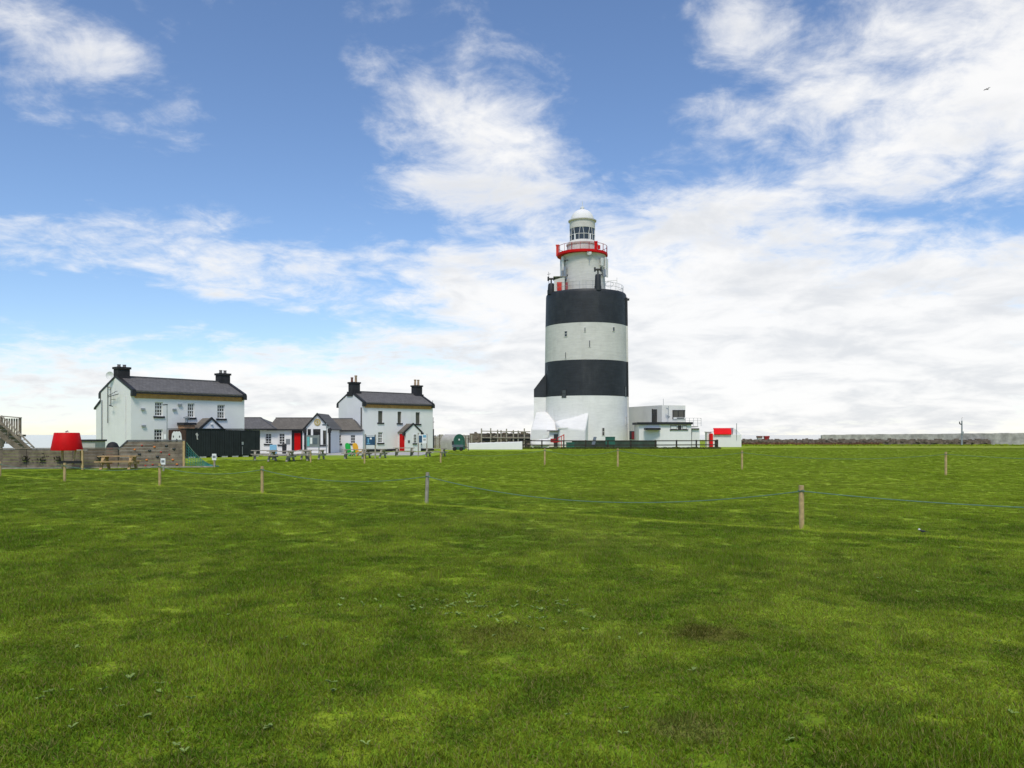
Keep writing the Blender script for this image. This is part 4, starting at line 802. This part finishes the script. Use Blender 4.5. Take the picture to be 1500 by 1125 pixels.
MB().box(-5.4, -3.7, -7.4, -5.0, 0, 2.62).build('entry_lobby', 'tower_white_low', lh); MB().box(-5.75, -4.05, -7.9, -7.38, 2.45, 2.55).build('lobby_canopy', 'iron_dark', lh); MB().box(-4.75, -4.1, -7.44, -7.403, .15, 2.0).build('lobby_door', 'iron_dark', lh)
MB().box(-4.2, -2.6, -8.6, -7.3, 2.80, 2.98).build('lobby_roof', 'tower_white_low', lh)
# white launch on a cradle by the foot, red gate
D = 119; wbt = thing('white_dinghy', 'white upturned dinghy by the foot of the lighthouse', 'boat', (X(792,D), D, 0)); hull = MB()
for i in range(9):
    u = i/8; wd = .75*math.sin(math.pi*min(.97, .12+u*.8)); ht = 1.0+.55*u
    for j in range(7): a = math.pi*j/6; hull.v.append(Vector((-1.5+3.1*u, wd*math.cos(a), .35+(ht-.35)*math.sin(a)**.7)))
for i in range(8):
    for j in range(6): hull.f.append([i*7+j, i*7+j+1, (i+1)*7+j+1, (i+1)*7+j])
hull.build('hull', 'lime_white', wbt, smooth=True); MB().box(-1.2, 1.2, -.35, .35, .0, .40).build('cradle', 'lime_white', wbt); MB().box(.3, 1.1, -.3, .3, 1.5, 1.85).build('cabin', 'lime_white', wbt)
D = 117; rg = thing('red_gate', 'small red tubular gate near the lighthouse entrance', 'gate', (X(818,D), D, 0))
MB().tube([P(826,656,D), P(826,636,D)], .07).tube([P(822.5,656,D), P(822.5,639,D)], .05).build('gate_post', 'red_paint', rg, world=True); MB().tube([P(826,637,D), P(817,641.5,D)], .06).tube([P(826,646,D), P(810,648,D)], .06).tube([P(817,641,D), P(817,648,D)], .06).build('gate_frame', 'red_paint', rg, world=True); MB().box(X(806.5,D), X(814.5,D), D, D+.3, Z(648,D), Z(642.5,D)).build('counterweight', 'red_dark', rg, world=True)

# ------------------------------------------------------------------ keepers' annex right of the lighthouse
an = thing('fog_signal_building', 'flat-roofed white building with dark fascia right of the lighthouse', 'building', (X(970,122), 122, 0))
A_ = lambda m_, n, mt, **k: m_.build(n, mt, an, world=True, **k)
c0 = Vector((X(969.5,126),126,0)); c1 = Vector((X(916,136),136,0)); c2 = Vector((X(1004,127.5),127.5,0)); c3 = c2+Vector((-1,9,0)); c4 = c1+Vector((1,6,0)); HT = Vector((0,0,6.47))
A_(MB().add([c1,c0,c2,c3,c4, c1+HT,c0+HT,c2+HT,c3+HT,c4+HT], [(0,1,6,5),(1,2,7,6),(2,3,8,7),(3,4,9,8),(4,0,5,9),(5,6,7,8,9)]), 'upper_block', 'annex_grey')
d01 = (c0-c1).normalized(); nn = Vector((d01.y,-d01.x,0))
def onwall(p, q, px, py, off):      # point on the vertical wall p-q under a pixel, pushed out by off
    k = (px-750)/F; d = q-p; s_ = (k*p.y-p.x)/(d.x-k*d.y); pt_ = p+d*s_; n_ = Vector((d.y,-d.x,0)).normalized(); return Vector((pt_.x, pt_.y, Z(py, pt_.y)))+n_*off
def wpan(p, q, a, b, t, u, off, name, mt):
    v = [onwall(p,q,x_,y_,o_) for o_ in (.004, off) for x_, y_ in ((a,u),(b,u),(b,t),(a,t))]; return A_(MB().hexa([v[0],v[1],v[5],v[4],v[3],v[2],v[6],v[7]]), name, mt)
wpan(c1, c0, 956, 962.5, 599.5, 621, .06, 'strip_window', 'glass_brown'); wpan(c1, c0, 956, 962.5, 606.5, 607.5, .09, 'transom', 'iron_dark'); wpan(c1, c0, 955.5, 956.3, 599, 621, .09, 'jamb', 'iron_dark')
wpan(c0, c2, 985.3, 1003, 601.2, 612, .07, 'lookout_window', 'glass_brown'); wpan(c0, c2, 985, 1003.3, 600.6, 601.6, .12, 'window_head', 'iron_dark'); wpan(c0, c2, 993, 993.7, 601.6, 611, .1, 'mullion', 'iron_dark'); wpan(c0, c2, 1001, 1002, 601.6, 612, .1, 'mullion', 'iron_dark'); wpan(c0, c2, 985.3, 1003.3, 611.2, 614.2, .10, 'window_sill', 'window_frame'); wpan(c0, c2, 991, 1001.5, 611.8, 613.2, .13, 'vent_slot', 'iron_dark'); wpan(c0, c2, 985, 985.8, 601.6, 614, .12, 'jamb', 'iron_dark')
A_(MB().tube([P(971.7,593.5,126.2), P(971.7,584,126.2)], .03), 'whip_aerial', 'metal_grey'); A_(MB().tube([P(979,595,125.5), P(979,613,125.5)], .05).bar(P(976,598,125.4), P(979,599,125.4), .16).bar(P(977.5,609,125.4), P(981,611,125.4), .22), 'equipment_mast', 'metal_grey')
# recessed red door in the left wall
wpan(c1, c0, 922.5, 934, 631.5, 643.5, .05, 'door_recess', 'iron_dark'); wpan(c1, c0, 926, 929.5, 632.5, 643.5, .09, 'red_door', 'red_dark'); wpan(c1, c0, 929.8, 933.6, 632.5, 643.5, .09, 'brown_door', 'brown_dark')
FD = 120.0
A_(MB().extr([(X(938.5,FD),FD+1.6,0),(X(966,FD),FD,0),(X(1013.5,FD),FD+.4,0),(X(1013.5,FD),FD+6.2,0),(X(938.5,FD),FD+6.2,0)], (0,0,3.42)), 'lower_block', 'render_white')
A_(MB().extr([(X(935.5,FD),FD+1.3,3.43),(X(966,FD),FD-.35,3.43),(X(1015.3,FD),FD+.05,3.43),(X(1015.3,FD),FD+6.3,3.43),(X(935.5,FD),FD+6.3,3.43)], (0,0,.34)), 'roof_fascia', 'black_trim')
A_(MB().box(X(944.5,FD), X(966.5,FD), FD-.75, FD+.9, 2.62, 2.92), 'door_canopy', 'black_trim')
f0, f1 = Vector((X(966,FD),FD,0)), Vector((X(1013.5,FD),FD+.4,0))
for a, b in ((982,991.5),(992.8,998),(999.5,1006)): wpan(f0, f1, a, b, 622.8, 629, .05, 'window', 'glass_brown'); wpan(f0, f1, a+.6, b-.6, 624, 628.2, .07, 'blind', 'window_frame' if a != 992.8 else 'iron_dark')
wpan(f0, f1, 981, 1008, 628.9, 630.2, .14, 'sill', 'black_trim'); wpan(f0, f1, 945, 966, 634, 648, .04, 'garage_door', 'window_frame') if False else None
A_(MB().box(X(1013.6,FD+1), X(1025,FD+1), FD+1, FD+6, 0, 2.72), 'side_block', 'render_white'); A_(MB().box(X(1012.8,FD), X(1026,FD), FD+.7, FD+6.2, 2.721, 2.87), 'side_fascia', 'black_trim')
A_(MB().box(X(1003,FD), X(1027,FD), FD+1.8, FD+6, 3.05, 3.2), 'deck', 'concrete')
rl = MB()
for py in (612.3, 615.8, 619.5): rl.tube([P(1003,py,FD+2), P(1027,py+.2,FD+2)], .025)
for px in (1004, 1010, 1016, 1022, 1027): rl.tube([P(px,612.3,FD+2), P(px,624,FD+2)], .028)
rl.tube([P(1027,612.5,FD+2), P(1026,613.2,FD+6)], .025); A_(rl, 'deck_railing', 'metal_grey')
# red roofed store
D = 128; rs = thing('red_roofed_store', 'small white store with bright red curved roof and red door', 'store', (X(1060,D), D, 0))
MB().box(X(1044,D), X(1086,D), D, D+4, 0, 1.95).build('wall', 'lime_white', rs, world=True); MB().extr([(X(1075,D),D+.5,1.95),(X(1087,D),D+.5,1.95),(X(1081,D),D+.5,2.6),(X(1075.5,D),D+.5,3.0)], (0,3,0)).build('gable', 'lime_white', rs, world=True)
ra = MB(); k = 8
for i in range(k+1):
    u = i/k; y = D-.35+2.2*u; z = Z(635.8,D)+(Z(626.8,D)-Z(635.8,D))*math.sin(u*math.pi/2)**.8
    for px in (1045+4*u, 1070.5+4.5*u): ra.v.append(Vector((X(px,D), y, z)))
    for px in (1045+4*u, 1070.5+4.5*u): ra.v.append(Vector((X(px,D), y+.05, z-.1)))
for i in range(k): b_ = i*4; ra.f += [[b_,b_+1,b_+5,b_+4],[b_+2,b_+6,b_+7,b_+3],[b_,b_+4,b_+6,b_+2],[b_+1,b_+3,b_+7,b_+5]]
ra.f += [[0,2,3,1],[k*4,k*4+1,k*4+3,k*4+2]]
ra.build('roof', 'red_roof', rs, world=True, smooth=True); MB().box(X(1039.8,D), X(1043.8,D), D-.3, D+.5, 0, Z(635,D)).build('red_door', 'red_roof', rs, world=True); MB().box(X(1036,D), X(1047,D), D+.6, D+2, 2.3, 2.4).build('lean_to_roof', 'concrete', rs, world=True)
MB().box(X(1037,D), X(1043.9,D), D+.7, D+1.9, 0, 2.29).build('lean_to', 'lime_white', rs, world=True); MB().tube([P(1079,620,D), P(1079,645,D)], .05).build('mast', 'metal_grey', rs, world=True)

# ------------------------------------------------------------------ dark post and rail fence, green wall and bins before the lighthouse
D = 112; tf = thing('post_and_rail_fence', 'dark timber post and rail fence round the lighthouse foot', 'fence', (X(910,D), D, 0))
fr = [(763.5,112),(858,110.5),(960,111),(1049,114)]
def fD(px):
    for (a, da), (b, db) in zip(fr, fr[1:]):
        if a <= px <= b: return da+(db-da)*(px-a)/(b-a)
    return 112
for px in (763.7, 793.8, 825.8, 858, 890.5, 924, 960, 991, 1020, 1048): d_ = fD(px); MB().box(X(px,d_)-.09, X(px,d_)+.09, d_-.09, d_+.09, 0, 1.2).build('post', 'wood_dark', tf, world=True)
for px, d_ in ((769.5,116),(775,120),(780.5,124),(1051,118),(1050,123)): MB().box(X(px,d_)-.09, X(px,d_)+.09, d_-.09, d_+.09, 0, 1.2).build('post', 'wood_dark', tf, world=True)
for z in (1.09, .52):
    for (a, da), (b, db) in zip(fr, fr[1:]): MB().bar((X(a,da),da-.13,z), (X(b,db),db-.13,z), .05, .14).build('rail', 'wood_dark', tf, world=True)
    MB().bar((X(763.7,112),112.1,z), (X(780.5,124),124,z), .05, .14).build('rail', 'wood_dark', tf, world=True); MB().bar((X(1048,114),114.1,z), (X(1050,123),123,z), .05, .14).build('rail', 'wood_dark', tf, world=True)
D = 117; tag(MB().box(X(838,D), X(962,D), D, D+.4, 0, .98).box(X(838,D), X(962,D), D-.04, D+.44, .981, 1.04).build('low_green_wall', 'green_wall'), 'low dark green wall behind the timber fence', 'wall')
def crate(lb, px0, px1, t, b, D, mt, legs):
    o = thing('green_cabinet' if legs else 'storage_box', lb, 'box', (X((px0+px1)/2,D), D, 0)); hw = (X(px1,D)-X(px0,D))/2; zt_, zb = Z(t,D), max(.05, Z(b,D))
    MB().box(-hw, hw, -.3, .3, zb, zt_).build('body', mt, o); MB().box(-hw-.05, hw+.05, -.35, .35, zt_+.001, zt_+.07).build('lid', mt, o)
    for s_ in (-1, 1): MB().box(s_*hw*.8-.05, s_*hw*.8+.05, -.2, .2, 0, zb).build('leg', 'iron_dark', o)
crate('low green storage box behind the timber fence', 829.5, 841, 648.5, 655.5, 114.5, 'green_paint', False); crate('tall green cabinet behind the timber fence, below the narrow tower window', 887, 900.5, 640.5, 652.5, 115, 'green_paint', True); crate('dark green box left of the tall green cabinet', 874, 884, 648, 654.5, 115.5, 'green_wall', False)
D = 114; sb = thing('interpretive_panel', 'tilted slate-blue panel on a stand behind the timber fence', 'sign', (X(870,D), D, 0)); MB().hexa([(-.35,-.2,.55),(.12,-.2,.55),(.12,-.1,.55),(-.35,-.1,.55),(-.02,.1,1.62),(.40,.1,1.62),(.40,.2,1.62),(-.02,.2,1.62)]).build('panel', 'slate_blue', sb); MB().bar((-.15,0,0), (.0,0,.7), .1).bar((.08,0,0), (.12,0,.7), .08).build('stand', 'iron_dark', sb)

# ------------------------------------------------------------------ shore walls, bracken, mast, cabins
rubble('drystone_wall', 'low dark tumbled drystone wall along the far lawn edge', [(X(1086,160),160,0), (X(1240,158),158,0), (X(1465,150),150,0)], 1.05, .7, 'stone_dark', .6, seed=5)
D = 170; gw = thing('harbour_wall', 'long pale grey stone shore wall on the right', 'wall', (X(1203,D), D, 0)); q = MB(); k = 90
wd_ = [(1203,172),(1455,150),(1620,140)]
for i in range(k+1):
    px = 1203+(1620-1203)*i/k; d_ = 172+(150-172)*(px-1203)/252 if px < 1455 else 150+(138-150)*(px-1455)/165; t_ = Z(637.0-2.6*(px-1203)/297, d_)+mn.noise(Vector((px*.05,0,0)))*.09
    if px < 1207: t_ -= .12
    for y, z in ((-.3,0),(-.3,t_*.5),(-.28,t_),(.3,t_+.03),(.3,0)): q.v.append(Vector((X(px,d_), d_+y, z+(mn.noise(Vector((px*.2,z*3,1)))*.05 if z else 0))))
for i in range(k):
    for j in range(4): q.f.append([i*5+j, i*5+j+1, (i+1)*5+j+1, (i+1)*5+j])
q.f.append([0,1,2,3,4]); q.build('masonry', 'stone_grey', gw, world=True)
def scrub(name, label, px0, px1, D0_, D1_, n, hmax, mt, seed):
    r_ = random.Random(seed); m_ = MB()
    for i in range(n):
        px = r_.uniform(px0, px1); D = r_.uniform(D0_, D1_); b_ = Vector((X(px,D), D, 0)); h = hmax*r_.uniform(.35,1)*(.55+.6*abs(mn.noise(Vector((px*.06,D*.2,seed)))))
        for k in range(4):
            u = Vector((r_.uniform(-1,1), r_.uniform(-1,1), r_.uniform(.8,2))).normalized()*h; v = Vector((r_.uniform(-1,1), r_.uniform(-1,1), 0))*h*.25; m_.add([b_, b_+u*.6+v, b_+u, b_+u*.6-v], [(0,1,2,3)])
    tag(m_.build(name, mt, fix=False), label, 'vegetation', kind='stuff')
scrub('bracken', 'reddish brown bracken below the far drystone wall', 1078, 1290, 146, 157, 2600, .75, 'bracken', 4)
scrub('rough_grass', 'rough darker grass along the foot of the shore walls', 1050, 1560, 136, 150, 5200, .42, 'turf', 9)
scrub('fence_weeds', 'rough grass and weeds along the timber fence foot', 755, 1056, 109.5, 113, 3000, .42, 'scrub_dark', 12)
mp_ = thing('camera_mast', 'tall slim grey mast rising behind the far lawn on the right', 'mast', (X(1409,145), 145, 0)); MB().tube([(0,0,0),(0,0,4.4)], .16, 8, .11).build('pole', 'metal_grey', mp_); MB().bar((-.42,0,3.9), (.0,0,3.7), .16).bar((-.4,0,3.9), (-.42,0,4.25), .12).build('camera_arm', 'iron_dark', mp_); MB().tube([(0,0,4.4),(.0,0,4.95),(.25,0,5.1)], .04).build('aerial', 'metal_grey', mp_); MB().box(-.2, .2, -.25, -.12, 2.0, 2.5).build('junction_box', 'metal_grey', mp_)
for px, lb, mt in ((1112.5,'left of two tiny block pillars before the sea','pot_red'),(1122.8,'right of two tiny block pillars before the sea, with red cap','red_dark')):
    D = 165; o = thing('block_pillar', lb, 'pillar', (X(px,D), D, 0)); MB().box(-.42, .42, -.4, .4, 0, 1.35).build('shaft', 'concrete' if px < 1115 else 'red_dark', o); MB().box(-.5, .5, -.48, .48, 1.351, 1.68).build('cap', mt, o)

# ------------------------------------------------------------------ rope fences across the lawn
def post_row(items, name, wd):
    out = []
    for px, top, foot, lb, lean in items:
        D = GD(foot); x_ = X(px, D); h = Z(top, D); z0 = gz(x_, D)
        o = thing(name, lb, 'post', (x_, D, z0-.12)); r_ = wd
        m_ = MB(); hh = h-z0+.12; m_.tube([(0,0,0),(lean*.5,0,hh*.5),(lean,0,hh-.012),(lean,0,hh)], r_, 12); m_.f[-1] = m_.f[-1]
        m_.build('timber', 'wood_post' if lean < .02 else 'wood_old', o, smooth=True)
        o2 = MB().tube([(lean+r_*1.12*math.cos(a), r_*1.12*math.sin(a), hh-.11+.012*math.sin(a*3)) for a in [2*math.pi*i/14 for i in range(29)]], .014, 5).build('rope_lashing', 'rope_teal', o)
        out.append(Vector((x_+lean, D-wd-.01, z0-.12+hh-.11)))
    return out
near = post_row([(-60,673,695,'rope fence post at the far left edge behind the red canopy',0), (0,676,699,'rope fence post cut by the left edge of the picture',0), (94.5,678,707.5,'second rope fence post from the left edge, below the red canopy',.01), (234,679,712.5,'rope fence post before the climbing wall',.0), (384,683,722.5,'rope fence post in front of the black shed and entrance tables',0), (624.5,692,737.5,'weathered leaning rope fence post in mid lawn',.035), (1174.5,711,777,'tallest nearest rope fence post on the right of the lawn',-.01)], 'fence_post', .05)
near.append(Vector((14.6, 12.6, .82)))
o = thing('fence_post', 'rope fence post beyond the right edge of the picture', 'post', (14.6, 12.66, -.1)); MB().tube([(0,0,0),(0,0,1.02)], .05, 12).build('timber', 'wood_post', o, smooth=True)
far = post_row([(314,668,684,'stake at the left end of the far rope row',0), (455,661,678,'slim far stake before the entrance tables',0), (534,664,679,'slim far stake below the dark blue sign board',0), (645.5,660,678.5,'slim far stake beyond the rightmost grey table',0), (798,657,681,'far rope post before the white boundary wall end',.0), (905,657,684,'far rope post in line with the tall green cabinet',.0), (1087,660,688,'far rope post below the two tiny pillars',0), (1385.5,662,696,'far rope post on the right below the grey mast',.0)], 'far_post', .055)
far.append(Vector((31, 33.5, .95))); o = thing('far_post', 'far rope post beyond the right edge of the picture', 'post', (31, 33.56, -.1)); MB().tube([(0,0,0),(0,0,1.12)], .055, 12).build('timber', 'wood_post', o, smooth=True)
def rope(label, pts, sags, r):
    m_ = MB(); p = []
    for i, (a, b) in enumerate(zip(pts, pts[1:])):
        for k in range(24): u = k/24; c_ = a.lerp(b, u); c_.z = max(c_.z-sags[i]*4*u*(1-u), gz(c_.x, c_.y)+.03); p.append(c_)
    p.append(pts[-1]); m_.tube(p, r, 6); tag(m_.build('rope', 'rope_teal', smooth=True), label, 'rope')
rope('sagging blue-green rope along the near row of posts', near, [.15,.15,.16,.2,.25,.44,.22], .010)
rope('sagging blue-green rope along the far row of posts', far, [.3,.2,.2,.3,.3,.32,.28,.2], .010)

tf_ = MB(); rt_ = random.Random(5)
for p_ in near[:-1]+far[:-1]:
    for k in range(90):
        a = rt_.uniform(0, 6.28); q_ = rt_.uniform(.04, .17); b_ = Vector((p_.x+q_*math.cos(a), p_.y+.06+q_*math.sin(a), 0)); b_.z = gz(b_.x, b_.y); h = rt_.uniform(.05, .15)*(1.2-q_*3); u = Vector((rt_.uniform(-.4,.4)*h, rt_.uniform(-.4,.4)*h, h)); v = Vector((.004, .001, 0)); tf_.add([b_-v, b_+v, b_+u], [(0,1,2)])
tag(tf_.build('post_tufts', 'turf', fix=False), 'longer grass left standing round the post feet', 'grass', kind='stuff')

# ------------------------------------------------------------------ weeds, birds
wd = MB(); r_ = random.Random(21)
def rosette(x, y, n, s_):
    for k in range(n):
        a = r_.uniform(0, 6.28); l = s_*r_.uniform(.35,1.15); d = Vector((math.cos(a), math.sin(a), 0)); p = Vector((-d.y, d.x, 0)); b_ = Vector((x, y, gz(x,y)+.026))
        tl = r_.uniform(.2,.8); wd.add([b_, b_+d*l*.35+p*l*.22+Vector((0,0,l*tl*.5)), b_+d*l*.75+p*l*.2+Vector((0,0,l*tl*.7)), b_+d*l+Vector((0,0,l*tl*.6)), b_+d*l*.75-p*l*.2+Vector((0,0,l*tl*.7)), b_+d*l*.35-p*l*.22+Vector((0,0,l*tl*.5))], [(0,1,2,3),(0,3,4,5)])
for px, py in ((105,1080),(55,1035),(210,1065),(190,1003),(235,1012),(280,1035),(150,1020),(110,955),(395,1078),(485,1008),(490,1022),(445,953),(415,943),(235,1025),(75,1022)):
    D = GD(py); rosette(X(px,D), D, 5, .055)
for k in range(46):
    px, py = r_.gauss(690,75), r_.gauss(893,10); D = GD(py); rosette(X(px,D), D, 4, .055)
for k in range(24):
    px, py = r_.gauss(800,45), r_.gauss(905,16); D = GD(py); rosette(X(px,D), D, 4, .05)
for k in range(30):
    py = r_.uniform(790,1120); px = r_.uniform(0,1500); D = GD(py); rosette(X(px,D), D, 4, .045)
tag(wd.build('lawn_weeds', 'leaf_weed', fix=False), 'scattered broad-leaved weeds in the lawn', 'weeds', kind='stuff')
def bird(name, label, loc, rz, s_, flying):
    o = thing(name, label, 'bird', loc, rz); ring = [(-.10,.004,.06),(-.07,.022,.06),(-.02,.034,.058),(.03,.030,.066),(.06,.018,.085),(.08,.022,.10),(.10,.017,.104),(.115,.004,.102)]
    b_ = MB(); b_.v = []; n = 10
    for x_, r, z in ring:
        for j in range(n): a = 2*math.pi*j/n; b_.v.append(Vector((x_, r*math.cos(a), z+r*math.sin(a)))*s_)
    for i in range(len(ring)-1):
        for j in range(n): b_.f.append([i*n+j, i*n+(j+1)%n, (i+1)*n+(j+1)%n, (i+1)*n+j])
    b_.build('body', 'bird_dark', o, smooth=True)
    MB().hexa([Vector(v)*s_ for v in ((-.19,-.008,.045),(-.08,-.012,.055),(-.08,.012,.055),(-.19,.008,.045),(-.19,-.008,.049),(-.08,-.012,.062),(-.08,.012,.062),(-.19,.008,.049))]).build('tail', 'bird_dark', o)
    MB().tube([Vector((.112,0,.102))*s_, Vector((.135,0,.099))*s_], .004*s_, 5, .001).build('beak', 'bird_dark', o)
    if flying:
        for q_ in (-1, 1): MB().add([Vector(v)*s_ for v in ((.04,q_*.02,.07),(.05,q_*.16,.12),(-.0,q_*.32,.09),(-.03,q_*.16,.115),(-.04,q_*.02,.068))], [(0,1,2,3,4)]).extr([Vector(v)*s_ for v in ((.04,q_*.02,.066),(.05,q_*.16,.116),(-.0,q_*.32,.087),(-.03,q_*.16,.111),(-.04,q_*.02,.064))], (0,0,.003)).build('wing', 'bird_dark', o)
    else:
        MB().lathe([(.0,0),(.019,.0),(.021,.012),(.014,.024),(0,.026)], 10).build('white_face', 'bird_white', o, smooth=True).location = Vector((.083,0,.094))*s_
        for q_ in (-1, 1): MB().tube([Vector((.0,q_*.012,.03))*s_, Vector((.005,q_*.014,-.02))*s_], .003*s_, 5).build('leg', 'bird_dark', o)
D = GD(784); bird('wagtail', 'small black and white bird standing on the lawn at right', (X(1351,D), D, gz(X(1351,D),D)+.05), R(150), .62, False)
bp = P(1446,132,90); bird('seabird', 'tiny dark bird flying high at the upper right', bp, R(200), 1.5, True)
